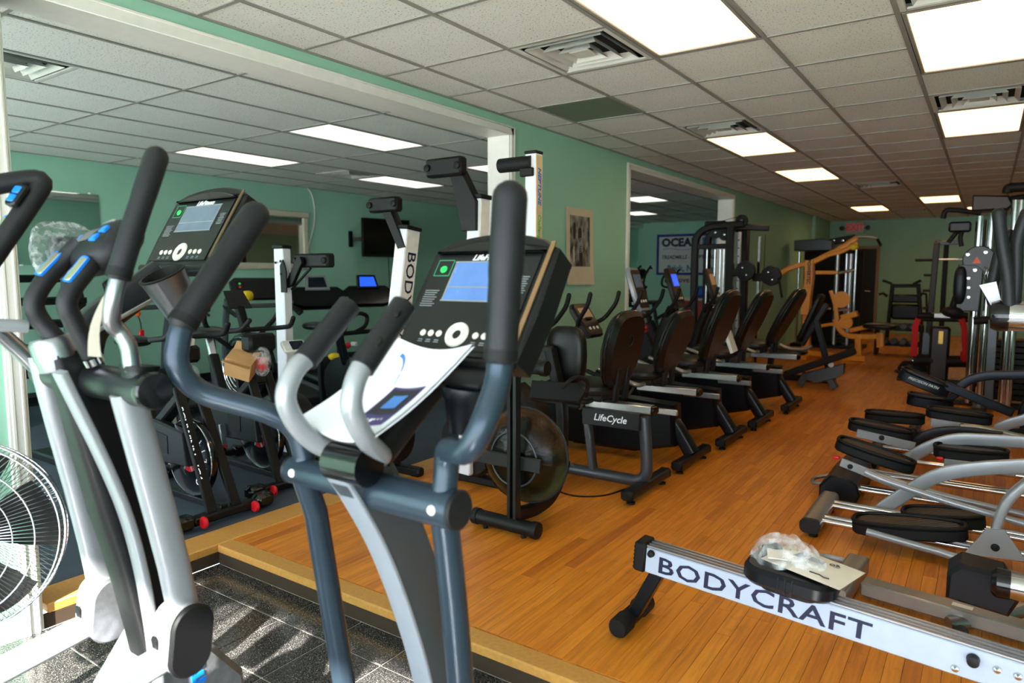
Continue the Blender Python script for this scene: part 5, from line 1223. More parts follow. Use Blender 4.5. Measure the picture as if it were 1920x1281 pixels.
t0_ = treadmill('treadmill with grey uprights and a hanging red safety key, left of the others', 3.84, 'lcd_dark', 0, -7.6, PI-.1)
P0 = lambda n, mb, mt: part(t0_, n, mb, mt)
k0 = PX(258, 588, -7.2)
P0('key_socket', MB().blob(k0, (.03, .03, .035)), 'orange_plastic')
P0('key_cord', MB().tube([k0, k0 + V((.01, .02, -.10)), k0 + V((0, .03, -.17))], .006, 6), 'matte_black')
P0('safety_key', MB().box(k0 + V((0, .03, -.21)), (.03, .05, .08), .008), 'red_plastic')
t1_ = treadmill('treadmill with a wide black console, partly behind the white upright rower', 4.90, 'lcd_dark', 0)
t2_ = treadmill('treadmill with a dark screen and silver key panel, under the padded rower foot', 5.76, 'lcd_dark', 1)
t3_ = treadmill('treadmill with a bright blue screen, below the wall television', 6.62, 'lcd_bright', 1)
solo('spray_bottle', 'yellow wrapped cloth lying on the wide black treadmill console', 'cloth', MB().blob((-6.80, 4.66, 1.14), (.05, .07, .06), .8), 'yellow_plastic', loc=(-6.80, 4.66, 1.08)).name = 'cleaning_cloth'
e5 = thing('emergency_switch', 'yellow and red mushroom switch on a stalk beyond the silver grips', 'switch', tuple(PX(627, 720, -5.4)))
q = PX(627, 672, -5.4)
part(e5, 'cap', MB().lathe([(.03, 0), (.06, .01), (.06, .03), (.04, .045), (0, .05)], q, (.2, -.2, 1), 18), 'yellow_plastic')
part(e5, 'collar', MB().lathe([(.025, -.05), (.04, -.03), (.03, .0)], q, (.2, -.2, 1), 16), 'red_plastic')
part(e5, 'stalk', MB().tube([q + V((0,0,-.04)), V((q.x, q.y, .0))], .012, 8), 'matte_black')
# upright bike seen between the silver grips
ub = thing('upright_bike', 'dark upright bike with a looped black handlebar, seen between the silver grips', 'exercise bike', (-4.9, 5.3, 0))
qb = lambda x, y: PX(x, y, -4.95)
B_ = lambda n, mb, mt: part(ub, n, mb, mt)
B_('handle_loop', MB().tube(fillet([qb(645, 622), qb(652, 600), qb(672, 586), qb(690, 592), qb(686, 612), qb(668, 622)], .05, 6), .020, 12), 'rubber')
B_('post', MB().sweep([qb(632, 615), qb(640, 650), qb(652, 690)], rrect(.07, .07, .02), (0,1,0)), 'navy_arm')
pe = qb(652, 690); B_('lower_post', MB().beam(pe, V((pe.x+.02, pe.y+.05, .06)), .08, .08, (0,1,0), .01), 'navy_black')
B_('cross_grip', MB().cyl(qb(640, 626), qb(705, 620), .022, 12), 'rubber')
B_('clamp', MB().blob(qb(652, 648), (.03, .03, .03)), 'red_plastic')
B_('light_clip', MB().box(qb(664, 645), (.06, .04, .04), .006), 'plastic_white')
B_('base', MB().box((pe.x, pe.y, .04), (.9, .12, .08), .015), 'navy_black')
B_('front_foot', MB().box((pe.x+.3, pe.y, .035), (.08, .5, .07), .012), 'navy_black')
B_('fly_cover', MB().lathe([(.05, -.05), (.24, -.045), (.25, 0), (.24, .045), (.05, .05)], (pe.x-.05, pe.y, .36), (0,1,0), 32), 'navy_black')
B_('seat_post', MB().beam((pe.x-.35, pe.y, .08), (pe.x-.42, pe.y, .85), .05, .06, (0,1,0), .008), 'charcoal')
B_('saddle', MB().blob((pe.x-.44, pe.y, .88), (.14, .10, .04), .7, .8), 'vinyl')

# ---------------- dumbbell rack by the left post
rk = thing('weight_rack', 'tall black stepped rack against the green wall beside the left post', 'rack', (-7.55, 2.93, 0))
for s in (-1, 1): part(rk, 'side_frame', MB().beam((-7.95, 2.95+s*.42, 1.42), (-7.35, 2.95+s*.42, .03), .05, .09, (0,1,0), .008), 'matte_black')
for k in range(6):
    f_ = k/5; x = -7.92 + .50*f_; z = 1.34 - 1.12*f_
    part(rk, 'shelf', MB().box((x+.06, 2.95, z), (.20, .84, .03), .006, ry=.25), 'matte_black')
    part(rk, 'shelf_lip', MB().box((x+.16, 2.95, z+.0), (.02, .84, .06), .005), 'matte_black')
part(rk, 'floor_foot', MB().box((-7.55, 2.95-.42, .025), (.9, .07, .05), .008), 'matte_black')
part(rk, 'floor_foot', MB().box((-7.55, 2.95+.42, .025), (.9, .07, .05), .008), 'matte_black')
# plastic wrapped console
pw = thing('wrapped_console', 'exercise console wrapped in clear plastic, in front of the plain mirror', 'console', (-5.6, 2.35, 0))
wc = PX(122, 470, -5.6); pw.location = (wc.x, wc.y, 0)
part(pw, 'panel', MB().box(wc + V((.02, .02, 0)), (.06, .26, .20), .02), 'steel_grey')
random.seed(5)
def wf(u, v):
    th = 2*PI*u; p = PI*(v-.5); k = 1+.1*math.sin(5*th+1)+.07*math.sin(8*th+6*v)
    return wc + V((.12*k*math.cos(th)*math.cos(p)**.5 if math.cos(p) > 0 else 0, .24*k*math.sin(th)*(math.cos(p)**.5 if math.cos(p) > 0 else 0), .19*math.sin(p)*(1+.12*math.sin(4*th))))
part(pw, 'plastic_wrap', MB().grid(wf, 36, 14), 'clear_film', ang=180)
part(pw, 'mast', MB().beam(wc + V((0,0,-.1)), V((wc.x, wc.y, .05)), .07, .07, (0,1,0), .01), 'charcoal')
part(pw, 'base', MB().box((wc.x, wc.y, .03), (.6, .4, .06), .012), 'charcoal')

# ---------------- mirrors, television, wires
mi = thing('wall_mirror', 'plain frameless mirror on the green wall at far left', 'mirror', (-8.19, 3.36, 1.48))
part(mi, 'glass', MB().box((-8.192, 3.36, 1.87), (.006, .86, .78), .002), 'mirror')
for y, z in ((3.0, 1.475), (3.7, 1.475), (3.0, 2.265), (3.7, 2.265)): part(mi, 'clip', MB().box((-8.187, y, z), (.014, .03, .02), .003), 'plastic_white')
mf = thing('wall_mirror', 'mirror in a wide cream frame on the green wall behind the dim console', 'mirror', (-8.19, 6.0, 1.45))
part(mf, 'glass', MB().box((-8.188, 6.0, 1.86), (.008, 1.16, .66)), 'mirror')
for y, z, a, b in ((6.0, 2.225, 1.32, .085), (6.0, 1.49, 1.32, .085)): part(mf, 'frame_rail', MB().box((-8.178, y, z), (.04, a, b), .012), 'mirror_frame')
for y in (5.40, 6.60): part(mf, 'frame_stile', MB().box((-8.178, y, 1.857), (.036, .085, .66), .012), 'mirror_frame')
tv = thing('television', 'black flat television on a swivel wall bracket', 'television', (-8.1, 7.9, 1.6))
tm_ = Matrix.Translation((-7.90, 7.95, 1.945)) @ Matrix.Rotation(-.25, 4, 'Z')
part(tv, 'casing', MB().box((0,0,0), (.05, .86, .60), .01, tm_), 'matte_black')
part(tv, 'screen', MB().box((.0265, 0, .01), (.003, .82, .54), 0, tm_), 'tv_black')
part(tv, 'bracket_arm', MB().beam((-8.15, 7.50, 1.92), (-7.98, 7.62, 1.92), .04, .05), 'matte_black')
part(tv, 'wall_plate', MB().box((-8.18, 7.46, 1.92), (.03, .07, .24), .006), 'matte_black')
solo('power_cord', 'thin dark cord hanging down the wall below the television', 'cord', MB().tube([(-8.185, 8.28, 1.66), (-8.185, 8.30, 1.2), (-8.185, 8.27, .7), (-8.185, 8.28, .15)], .006, 6), 'matte_black')
wpts = [PX(x, y, -8.185) for x, y in ((576, 352), (584, 362), (590, 385), (590, 420), (582, 450), (576, 472))]
solo('wall_wire', 'loose white wire looping down from the ceiling beside the cream mirror', 'wire', MB().tube(fillet(wpts, .1, 4), .008, 6), 'plastic_white')
# ================================================================== recumbent bikes facing the partition
def recumbent(label, y, x0=-1.70, style=0, back_h=1.16, back_lean=.12, screen='lcd_tan', con='console_body', con_px=None):
    t = thing('recumbent_bike', label, 'exercise bike', (x0, y, 0), PI, 'recumbent bikes in a row')   # local x runs to the wall, +y towards the camera
    P = lambda n, mb, mt, par=None: part(par or t, n, mb, mt, world=False)
    fm, pm, rm = (('charcoal', 'charcoal_panel', 'alu') if style == 0 else ('navy_black', 'navy_black', 'alu'))
    ft = P('rear_foot', MB().sweep([(0, -.29, .065), (0, .29, .065)], rrect(.075, .06, .016), (0,0,1)), fm)
    for s in (-1, 1):
        P('end_cap', MB().box((0, s*.295, .065), (.08, .04, .066), .014), 'rubber', ft)
        P('leveller', MB().lathe([(.026, 0), (.026, .012), (.010, .016), (.010, .04)], (0, s*.24, 0), (0,0,1), 14), 'rubber', ft)
    if style == 0:
        for s in (.045,):
            P('frame_loop', MB().tube(fillet([(.01, s, .50), (-.01, s, .30), (-.02, s, .085), (.24, s, .085), (.95, s, .085)], .15, 7), .038, 14), 'loop_grey')
        P('front_post', MB().beam((.42, .045, .50), (.36, .045, .10), .05, .055, (0,1,0), .01), 'loop_grey')
        pn = P('side_panel', MB().box((.215, .095, .475), (.40, .03, .11), .004), pm)
        text(pn, 'LifeCycle', .062, 'print_white', Matrix.Translation((.215, .1115, .475)) @ frame((0,0,0), (-1,0,0), (0,0,1)), off=.0008, shear=.25, world=False)
        P('grab_handle', MB().tube(fillet([(.42, .16, .54), (.66, .20, .56), (.74, .20, .57)], .05), .017, 12, rounded=True), 'rubber')
    else:
        P('spine', MB().sweep(fillet([(0, 0, .09), (.18, 0, .36), (.60, 0, .42), (1.0, 0, .30)], .12, 5), rrect(.09, .11, .02), (0,1,0)), fm)
        P('side_shell', MB().prism([(.10, .14), (.42, .06), (.95, .05), (1.0, .38), (.55, .46), (.12, .44)], .20, frame((0, .0, 0), (1,0,0), (0,0,1)), .03), pm)
        P('lower_rail', MB().box((.22, .12, .40), (.30, .03, .045), .006), rm)
    rl = P('seat_rail', MB().box((.18, .04, .552), (.46, .085, .05), .006), rm)
    P('rail_cap', MB().box((-.055, .04, .552), (.03, .092, .058), .012), 'black_gloss', rl)
    P('seat_slide', MB().box((.42, 0, .60), (.28, .20, .06), .012), 'matte_black')
    P('seat', MB().blob((.44, 0, .655), (.22, .21, .05), .6, .7), 'vinyl_seat')
    # back rest: broad shouldered padded shell
    a, b = V((.24, 0, .66)), V((.24-back_lean, 0, back_h)); d = b-a; m = frame((a+b)/2, (0,1,0), d); H = d.length
    ol = []
    for i in range(32):
        th = 2*PI*i/32; c, s = math.cos(th), math.sin(th)
        yy = math.copysign(abs(s)**.62, s)*H/2; xx = math.copysign(abs(c)**.6, c)*(.225 + .02*(1-abs(yy)/(H/2)) - .045*(yy/(H/2) < 0)*abs(yy)/(H/2))
        ol.append((xx, yy))
    br = P('backrest', MB().prism(ol, .085, m, .028), 'vinyl')
    P('piping', MB().tube([m @ V((x*.985, y_*.985, 0)) for x, y_ in ol], .008, 6, closed=True), 'black_gloss', br)
    if style == 0:
        P('emblem', MB().tube([m @ V((-.01+.036*math.cos(2*PI*i/24), .07+.036*math.sin(2*PI*i/24), .044 if m.to_3x3().col[2].x < 0 else -.044)) for i in range(24)], .004, 5, closed=True), 'charcoal', br)
    for s in (-1, 1):
        P('back_support', MB().beam((.20, s*.07, .58), (.18, s*.07, .80), .03, .05, (0,1,0), .006), 'matte_black')
        P('side_handle', MB().tube(fillet([(.30, s*.20, .60), (.30, s*.30, .60), (.42, s*.31, .64), (.60, s*.31, .70)], .06, 5), .016, 12, rounded=True), 'rubber' if style == 0 else 'silver_warm')
    # drive, mast and console at the wall end
    P('drive_housing', MB().prism([(.72, .06), (1.32, .06), (1.36, .2), (1.22, .52), (.98, .62), (.80, .5), (.70, .25)], .22, frame((0,0,0), (1,0,0), (0,0,1)), .04), 'matte_black')
    P('front_foot', MB().box((1.22, 0, .035), (.09, .52, .07), .014), fm)
    for s, z in ((-1, .24), (1, .44)):
        P('crank', MB().beam((.86, s*.13, .34), (.80, s*.13, z), .018, .03, (0,1,0), .004), 'alu')
        P('pedal', MB().box((.80, s*.19, z), (.10, .10, .03), .008), 'rubber')
    P('mast', MB().sweep(fillet([(1.06, 0, .52), (.98, 0, .85), (.88, 0, 1.06)], .12, 5), rrect(.08, .10, .025), (0,1,0)), 'matte_black')
    cm_ = frame((.80, 0, .90), (0, 1, 0), (.55, 0, .8)) if style == 1 else frame((.80, 0, 1.06), (0, 1, 0), (.30, 0, .9))
    zz = cm_.to_3x3().col[2]
    sg = 1 if zz.x < 0 else -1
    if con == 'life': pass
    hgt, wdt = (.36, .36) if style == 0 else ((.30, .27) if style == 1 else (.40, .22))
    c = P('console', MB().prism([(-wdt*.40, 0), (wdt*.40, 0), (wdt/2, hgt*.3), (wdt/2, hgt*.86), (wdt*.36, hgt), (-wdt*.36, hgt), (-wdt/2, hgt*.86), (-wdt/2, hgt*.3)], .05, cm_, .012), con)
    P('faceplate', MB().prism(rrect(wdt*.84, hgt*.86, .02), .004, cm_ @ Matrix.Translation((0, hgt*.5, sg*.0265))), 'console_face' if style == 0 else 'brown_gym', c)
    P('screen', MB().prism(rrect(wdt*.62, hgt*.30, .006), .004, cm_ @ Matrix.Translation((0, hgt*.68, sg*.030))), screen, c)
    for k in (-1, 0, 1): P('button', MB().lathe([(0, .008), (.012, .006), (.014, 0)], cm_ @ V((k*wdt*.22, hgt*.22, sg*.028)), zz*sg, 12, False), 'button_white', c)
    for s in (-1, 1): P('front_handle', MB().tube(fillet([(.92, s*.05, .98), (.84, s*.22, 1.02), (.74, s*.24, 1.16), (.72, s*.24, 1.24)], .07, 5), .017, 12, rounded=True), 'rubber')
    return t
recumbent('charcoal recumbent bike lettered on its side panel, nearest of the row', 4.00, -1.71, 0, 1.16, .10, 'lcd_dark')
recumbent('recumbent bike with a tan console screen, second of the row', 4.78, -1.70, 1, 1.13, .16, 'lcd_tan')
recumbent('recumbent bike with a silver console, third of the row', 5.60, -1.66, 2, 1.26, .22, 'lcd_dim', 'silver_paint')
recumbent('recumbent bike with a small blue lit screen, fourth of the row', 6.42, -1.64, 2, 1.24, .26, 'lcd_bright', 'brown_gym')
recumbent('recumbent bike with a tall tan-edged console, last of the row', 7.35, -1.58, 2, 1.24, .30, 'lcd_tan', 'brown_gym')
solo('owner_manual', 'white manual leaning against the fourth recumbent seat', 'manual', MB().box((-1.86, 6.10, .83), (.03, .20, .28), .002, ry=-.35, rz=.1), 'box_white', loc=(-1.86, 6.1, .7))
solo('floor_cable', 'thin black cable lying on the wood under the lettered recumbent bike', 'cable', MB().tube(fillet([(-2.25, 3.72, .006), (-2.05, 3.66, .006), (-1.9, 3.78, .006), (-1.78, 4.3, .006)], .1), .005, 6), 'matte_black')

# ---------------- dual cable trainer by the second opening
ft = thing('cable_trainer', 'black cable trainer with curved top tubes and round weight covers, by the second opening', 'cable machine', (-2.75, 8.95, 0))
Yt = 8.75
def fq(x, y, Y=Yt): return PY(x, y, Y)
def drop(p, z=0.03): return V((p.x, p.y, z))
for k, (x, xt, yt, Y) in enumerate(((1303, 1330, 425, 8.60), (1326, 1350, 432, 9.05))):
    a = fq(x, 520, Y); part(ft, 'front_post', MB().sweep(fillet([drop(a), fq(x, 470, Y), fq(x+3, 440, Y), fq(xt, yt, Y), fq(1395, 420 if k == 0 else 428, Y)], .22, 7), rrect(.085, .085, .02), (0,1,0)), 'matte_black')
for x, Y in ((1371, 8.60), (1398, 9.05)):
    a = fq(x, 420, Y); part(ft, 'rear_post', MB().beam(drop(a, .03), a, .10, .09, (0,1,0), .012), 'matte_black')
part(ft, 'top_beam', MB().beam(fq(1335, 424, 8.7), fq(1442, 428, 8.9), .08, .07, bev=.01), 'matte_black')
part(ft, 'mid_beam', MB().beam(fq(1305, 463, 8.60), fq(1372, 461, 8.60), .06, .06, bev=.008), 'matte_black')
part(ft, 'top_cover', MB().box(fq(1342, 420, 8.7), (.26, .10, .07), .015), 'matte_black')
for x, y in ((1391, 414), (1342, 436), (1359, 440)):
    c_ = fq(x, y, 8.62); w_ = part(ft, 'pulley', MB().lathe([(.02, -.015), (.075, -.012), (.066, 0), (.075, .012), (.02, .015)], c_, (0,1,0), 24), 'matte_black')
    part(w_, 'axle_bolt', MB().lathe([(0, .02), (.014, .018), (.016, 0)], c_, (0,-1,0), 12, False), 'chrome')
for x in (1326, 1341, 1351, 1358):
    a = fq(x, 466, 8.75); part(ft, 'guide_rod', MB().cyl(drop(a, .1), a, .011, 10), 'chrome')
part(ft, 'weight_stack', MB().box(drop(fq(1334, 600, 8.75), .45), (.26, .14, .8), .006), 'matte_black')
pf = fq(1387, 432, 8.72); col_ = part(ft, 'height_post', MB().box((pf.x, pf.y, pf.z/2), (.045, .05, pf.z-.04), .004), 'alu')
for k in range(14): part(col_, 'height_hole', MB().lathe([(0, .002), (.010, .002), (.010, 0)], (pf.x, pf.y-.025, pf.z-.12-.10*k), (0,-1,0), 10, False), 'matte_black')
pf = fq(1425, 440, 8.85); part(ft, 'chrome_post', MB().box((pf.x, pf.y, pf.z/2), (.04, .04, pf.z-.04), .006), 'chrome')
for x, y, Y in ((1398, 508, 8.60), (1446, 517, 8.75)):
    c_ = fq(x, y, Y); w_ = part(ft, 'pulley_cover', MB().lathe([(.03, -.04), (.115, -.035), (.125, 0), (.115, .035), (.03, .04)], c_, (0,1,0), 28), 'matte_black')
    for dx, dz in ((-.03, .04), (.02, -.05)): part(w_, 'cover_bolt', MB().lathe([(0, .006), (.010, .005), (.012, 0)], c_ + V((dx, -.04, dz)), (0,-1,0), 10, False), 'chrome')
    part(ft, 'carriage', MB().box(c_ + V((-.14, .0, -.02)), (.16, .07, .10), .012), 'matte_black')
part(ft, 'cable', MB().tube([fq(1344, 417, 8.6), fq(1390, 405, 8.6)], .004, 5), 'matte_black')
part(ft, 'cable', MB().tube([fq(1435, 440, 8.85), fq(1432, 520, 8.85), drop(fq(1412, 600, 8.85), .2)], .004, 5), 'matte_black')
part(ft, 'handle_strap', MB().tube(fillet([fq(1460, 520, 8.7), fq(1464, 545, 8.7), fq(1466, 558, 8.7)], .05), .014, 8), 'rubber')
part(ft, 'barrel_bar', MB().cyl(fq(1412, 580, 8.85), fq(1440, 587, 8.85), .014, 10), 'chrome')
b1 = fq(1303, 520, 8.60); part(ft, 'base_beam', MB().box((-2.75, 8.60, .03), (.95, .09, .06), .01), 'matte_black'); part(ft, 'base_beam', MB().box((-2.75, 9.05, .03), (.95, .09, .06), .01), 'matte_black')
part(ft, 'base_cross', MB().box((-2.6, 8.83, .03), (.09, .5, .06), .01), 'matte_black')

# ---------------- yellow lever gym
yg = thing('lever_gym', 'amber yellow lever gym with a black padded bench', 'gym machine', (-1.9, 12.0, 0))
YY = 12.0
def g(x, y, Y=YY): return PY(x, y, Y)
def ybeam(n, pts, w=.085, h=.085, Y=YY, r=.12): part(yg, n, MB().sweep(fillet([g(x, y, Y) for x, y in pts], r, 5), rrect(w, h, .01), (0,1,0)), 'yellow_paint')
ybeam('lever_arm', [(1458, 520), (1474, 505), (1500, 497), (1522, 493), (1552, 478), (1580, 464), (1607, 446)], .08, .10)
ybeam('lever_tip', [(1548, 480), (1585, 470), (1608, 455)], .06, .07, 11.9)
part(yg, 'upright', MB().sweep([g(1518, 488), g(1518, 520), g(1513, 560), g(1510, 590)], rrect(.13, .16, .012), (0,1,0)), 'yellow_paint')
text(yg, 'POWERTEC', .075, 'print_dark', frame(g(1516, 510, 11.91), (0,0,-1), (1,0,0)), off=.002)
ybeam('diagonal', [(1468, 582), (1490, 577), (1508, 562)], .09, .10)
ybeam('cross_arm', [(1530, 511), (1570, 511)], .06, .07)
part(yg, 'weight_peg', MB().cyl(g(1573, 512), g(1603, 506), .025, 12), 'chrome')
ybeam('seat_beam', [(1566, 598), (1574, 618), (1588, 630), (1625, 632), (1652, 630)], .08, .08)
ybeam('front_leg', [(1609, 632), (1610, 676)], .09, .09)
ybeam('leg_extension', [(1650, 624), (1651, 651)], .10, .10)
part(yg, 'base_beam', MB().box(((g(1562, 672).x+g(1622, 672).x)/2, YY, .05), (abs(g(1622, 672).x-g(1562, 672).x), .12, .10), .01), 'yellow_paint')
part(yg, 'rear_column', MB().beam(V((g(1512, 600).x, YY+.1, .04)), g(1513, 590, YY+.1), .12, .14, (0,1,0), .01), 'yellow_paint')
part(yg, 'rear_base', MB().box((g(1512, 650).x, YY+.1, .04), (.16, .9, .08), .01), 'yellow_paint')
part(yg, 'rear_link', MB().beam(V((g(1512, 650).x, YY, .09)), V((g(1570, 650).x, YY, .07)), .08, .08, bev=.008), 'yellow_paint')
for x, y, r in ((1577, 562, .13), (1586, 605, .10)): part(yg, 'cam_disc', MB().lathe([(.02, -.02), (r, -.02), (r, .02), (.02, .02)], g(x, y, 11.9), (0,1,0), 28), 'yellow_paint')
ybeam('strut', [(1558, 545), (1566, 570), (1570, 600)], .06, .06)
ybeam('seat_frame', [(1593, 620), (1640, 610)], .07, .06)
ybeam('pivot_block', [(1578, 596), (1608, 588)], .09, .16, 11.95)
ybeam('tie_bar', [(1522, 614), (1566, 607)], .05, .05)
for p, q_ in (((1563, 584), (1594, 579)), ((1545, 577), (1558, 579))): part(yg, 'chrome_handle', MB().cyl(g(*p), g(*q_), .02, 12), 'chrome')
part(yg, 'seat_pad', MB().blob(g(1650, 612, 11.9), (.24, .17, .05), .6, .7), 'vinyl')
part(yg, 'upper_post_cap', MB().blob(g(1601, 462, 11.9), (.07, .05, .06)), 'yellow_plastic')
# inclined padded bench
bn = thing('incline_bench', 'black padded incline bench in front of the yellow lever gym', 'bench', (-1.9, 9.6, 0))
a, b = PY(1542, 552, 9.4), PY(1500, 640, 9.4)
m = frame((a+b)/2, (a-b), (0,1,0)); H = (a-b).length
part(bn, 'back_pad', MB().prism(rrect(H, .30, .08, 5), .07, m, .02), 'vinyl')
part(bn, 'pad_spine', MB().beam(b + V((.02,0,-.05)), a + V((.05,0,-.12)), .07, .06, (0,1,0), .008), 'charcoal')
s_ = PY(1485, 660, 9.4)
part(bn, 'seat_pad', MB().blob((s_.x-.05, 9.4, s_.z), (.24, .16, .045), .6, .7), 'vinyl')
part(bn, 'leg', MB().beam(lerp(a, b, .45) + V((.05,0,-.05)), V((a.x+.15, 9.4, .04)), .07, .07, (0,1,0), .008), 'charcoal')
part(bn, 'base_beam', MB().box(((s_.x-.3+a.x+.2)/2, 9.4, .04), (abs(a.x+.2-s_.x+.3), .09, .08), .01), 'charcoal')
part(bn, 'front_leg', MB().beam(V((s_.x-.25, 9.4, s_.z-.04)), V((s_.x-.28, 9.4, .05)), .07, .07, (0,1,0), .008), 'charcoal')
part(bn, 'side_handle', MB().tube(fillet([PY(1462, 646, 9.2), PY(1478, 654, 9.2), PY(1510, 656, 9.2), PY(1522, 648, 9.2)], .06), .022, 12), 'silver_warm')
# flat bench on grey leg
fb = thing('flat_bench', 'low flat bench with a grey steel leg, at the end of the bike row', 'bench', (-1.62, 9.0, 0))
def h(x, y, Y=8.9): return PY(x, y, Y)
part(fb, 'pad', MB().prism([(-.42, -.13), (.42, -.13), (.42, .13), (-.42, .13)], .08, frame(lerp(h(1508, 690), h(1562, 672), .5), h(1562, 672)-h(1508, 690), (0,1,0)), .015), 'mat_black')
part(fb, 'side_plate', MB().prism([(0, 0), (.42, .14), (.42, .02), (.36, -.03), (.12, -.12), (0, -.08)], .12, frame(h(1512, 698), (1,0,0), (0,0,1)), .006), 'steel_grey')
part(fb, 'front_leg', MB().beam(h(1548, 695), V((h(1566, 724).x, 8.9, .02)), .08, .09, (0,1,0), .008), 'steel_grey')
part(fb, 'rear_leg', MB().beam(h(1512, 700), V((h(1500, 720).x, 8.9, .02)), .08, .09, (0,1,0), .008), 'steel_grey')
part(fb, 'pivot_bolt', MB().lathe([(0, .012), (.03, .010), (.032, 0)], h(1558, 684, 8.84), (0,-1,0), 16, False), 'box_white')

# ---------------- grey topped cable station behind the yellow gym
gs = thing('cable_station', 'tall black cable station with a grey top housing, behind the yellow lever gym', 'cable machine', (-2.6, 14.2, 0))
def s2(x, y, Y=14.0): return PY(x, y, Y)
part(gs, 'top_housing', MB().prism([(s2(1494, 470).x, 0), (s2(1565, 470).x, 0), (s2(1565, 470).x, .18), (s2(1545, 460).x, .22), (s2(1494, 460).x, .20)], .5, frame((0, 14.0, s2(1520, 471).z), (1,0,0), (0,0,1)), .02), 'steel_grey')
part(gs, 'back_panel', MB().box(((s2(1500, 560).x+s2(1612, 560).x)/2, 14.25, s2(1540, 470).z/2), (abs(s2(1612, 560).x-s2(1500, 560).x), .06, s2(1540, 470).z), .008), 'mat_black')
for x, y0, mt in ((1499, 470, 'chrome'), (1571, 476, 'alu'), (1588, 476, 'chrome'), (1606, 466, 'chrome'), (1596, 476, 'alu')):
    p = s2(x, y0); part(gs, 'guide_post', MB().cyl((p.x, 14.0, .03), p, .022 if mt == 'chrome' else .04, 12), mt)
for k in range(9): part(gs, 'weight_plate', MB().box((s2(1590, 600).x, 14.05, .12+.062*k), (.36, .16, .055), .006), 'matte_black')
part(gs, 'pulldown_boom', MB().beam(s2(1555, 455), s2(1605, 446), .10, .12, bev=.01), 'matte_black')
part(gs, 'pulldown_bar', MB().tube(fillet([s2(1598, 446), s2(1625, 445), s2(1645, 447), s2(1652, 460)], .06), .018, 10), 'chrome')
part(gs, 'bar_grip', MB().tube([s2(1645, 448), s2(1652, 461)], .026, 10), 'rubber')
for x in (1563, 1580, 1592): part(gs, 'boom_bolt', MB().lathe([(0, .01), (.02, .008), (.022, 0)], s2(x, 451, 13.94), (0,-1,0), 10, False), 'chrome')
part(gs, 'base_plate', MB().box(((s2(1500, 560).x+s2(1612, 560).x)/2, 14.1, .03), (1.25, .6, .06), .01), 'matte_black')

# ---------------- frame at the far wall: folded rack, half rack, red strapped bench
cr = thing('squat_frame', 'black seated frame with flared arms beside the dark door', 'gym machine', (-1.3, 15.6, 0))
YC = 15.4
def c3(x, y, Y=YC): return PY(x, y, Y)
for x0, x1 in ((1674, 1664), (1722, 1732)):
    a, b = c3(x0, 532), c3(x1, 600); part(cr, 'side_post', MB().beam(V((b.x, YC, .04)), a, .07, .09, (0,1,0), .01), 'matte_black')
for z0, z1 in ((536, 8), (556, 6)): part(cr, 'cross_rail', MB().beam(c3(1674, z0), c3(1722, z0), .06, .07, bev=.008), 'matte_black')
part(cr, 'head_pad', MB().box(c3(1698, 560), (.46, .12, .16), .03), 'vinyl')
part(cr, 'back_pad', MB().box(c3(1698, 585), (.50, .14, .30), .04), 'vinyl')
part(cr, 'seat_pad', MB().box(c3(1698, 612, 15.2), (.55, .40, .10), .03), 'vinyl')
for pts in ([(1655, 526), (1672, 532)], [(1727, 526), (1712, 533)], [(1648, 552), (1656, 550), (1664, 556)], [(1738, 552), (1730, 550), (1724, 556)]): part(cr, 'arm', MB().tube([c3(x, y) for x, y in pts], .025, 8), 'rubber')
part(cr, 'arm_drop', MB().tube([c3(1737, 553), c3(1738, 600)], .018, 8), 'rubber')
part(cr, 'base_rail', MB().box((c3(1698, 600).x, YC, .03), (.95, .12, .06), .01), 'matte_black')
part(cr, 'base_rail', MB().box((c3(1698, 600).x, YC-.25, .03), (.09, .6, .06), .01), 'matte_black')
hr = thing('half_rack', 'dark half rack holding a steel barbell against the far wall', 'rack', (-.7, 14.0, 0))
YH = 13.8
def h4(x, y, Y=YH): return PY(x, y, Y)
p = h4(1757, 455); part(hr, 'upright', MB().beam(V((p.x-.05, YH, .03)), p, .09, .10, (0,1,0), .01), 'brown_gym')
p2 = h4(1775, 455, 14.9); part(hr, 'rear_upright', MB().beam(V((p2.x, 14.9, .03)), p2, .08, .09, (0,1,0), .01), 'matte_black')
part(hr, 'top_rail', MB().beam(h4(1757, 456), h4(1800, 455), .07, .07, bev=.008), 'steel_grey')
part(hr, 'side_rail', MB().beam(p, p2, .07, .07, bev=.008), 'brown_gym')
part(hr, 'base_rail', MB().beam(V((p.x-.05, YH-.3, .04)), V((p.x, 15.0, .04)), .09, .08, bev=.01), 'matte_black')
part(hr, 'barbell', MB().cyl(h4(1760, 487), h4(1830, 486), .016, 12), 'chrome')
part(hr, 'barbell_sleeve', MB().cyl(h4(1716, 488), h4(1752, 487), .026, 12), 'brown_gym')
for y, x in ((516, 1732), (545, 1730), (578, 1730)): part(hr, 'weight_peg', MB().cyl(h4(x, y), h4(1752, y), .024, 12), 'brown_gym')
rs = thing('leg_bench', 'dark bench post with foam rollers and bright red straps', 'gym machine', (-.95, 10.3, 0))
YS = 10.2
def r5(x, y, Y=YS): return PY(x, y, Y)
a = r5(1764, 612); part(rs, 'centre_post', MB().beam(V((a.x, YS, .03)), a, .22, .14, (0,1,0), .03), 'brown_gym')
part(rs, 'gold_badge', MB().box(r5(1764, 633, YS-.075), (.05, .004, .16), .001), 'gold')
part(rs, 'top_bar', MB().cyl(r5(1722, 598), r5(1815, 600), .03, 14), 'rubber')
for x0, x1 in ((1722, 1752), (1782, 1815)): part(rs, 'hand_grip', MB().cyl(r5(x0, 592), r5(x1, 592), .042, 16), 'rubber')
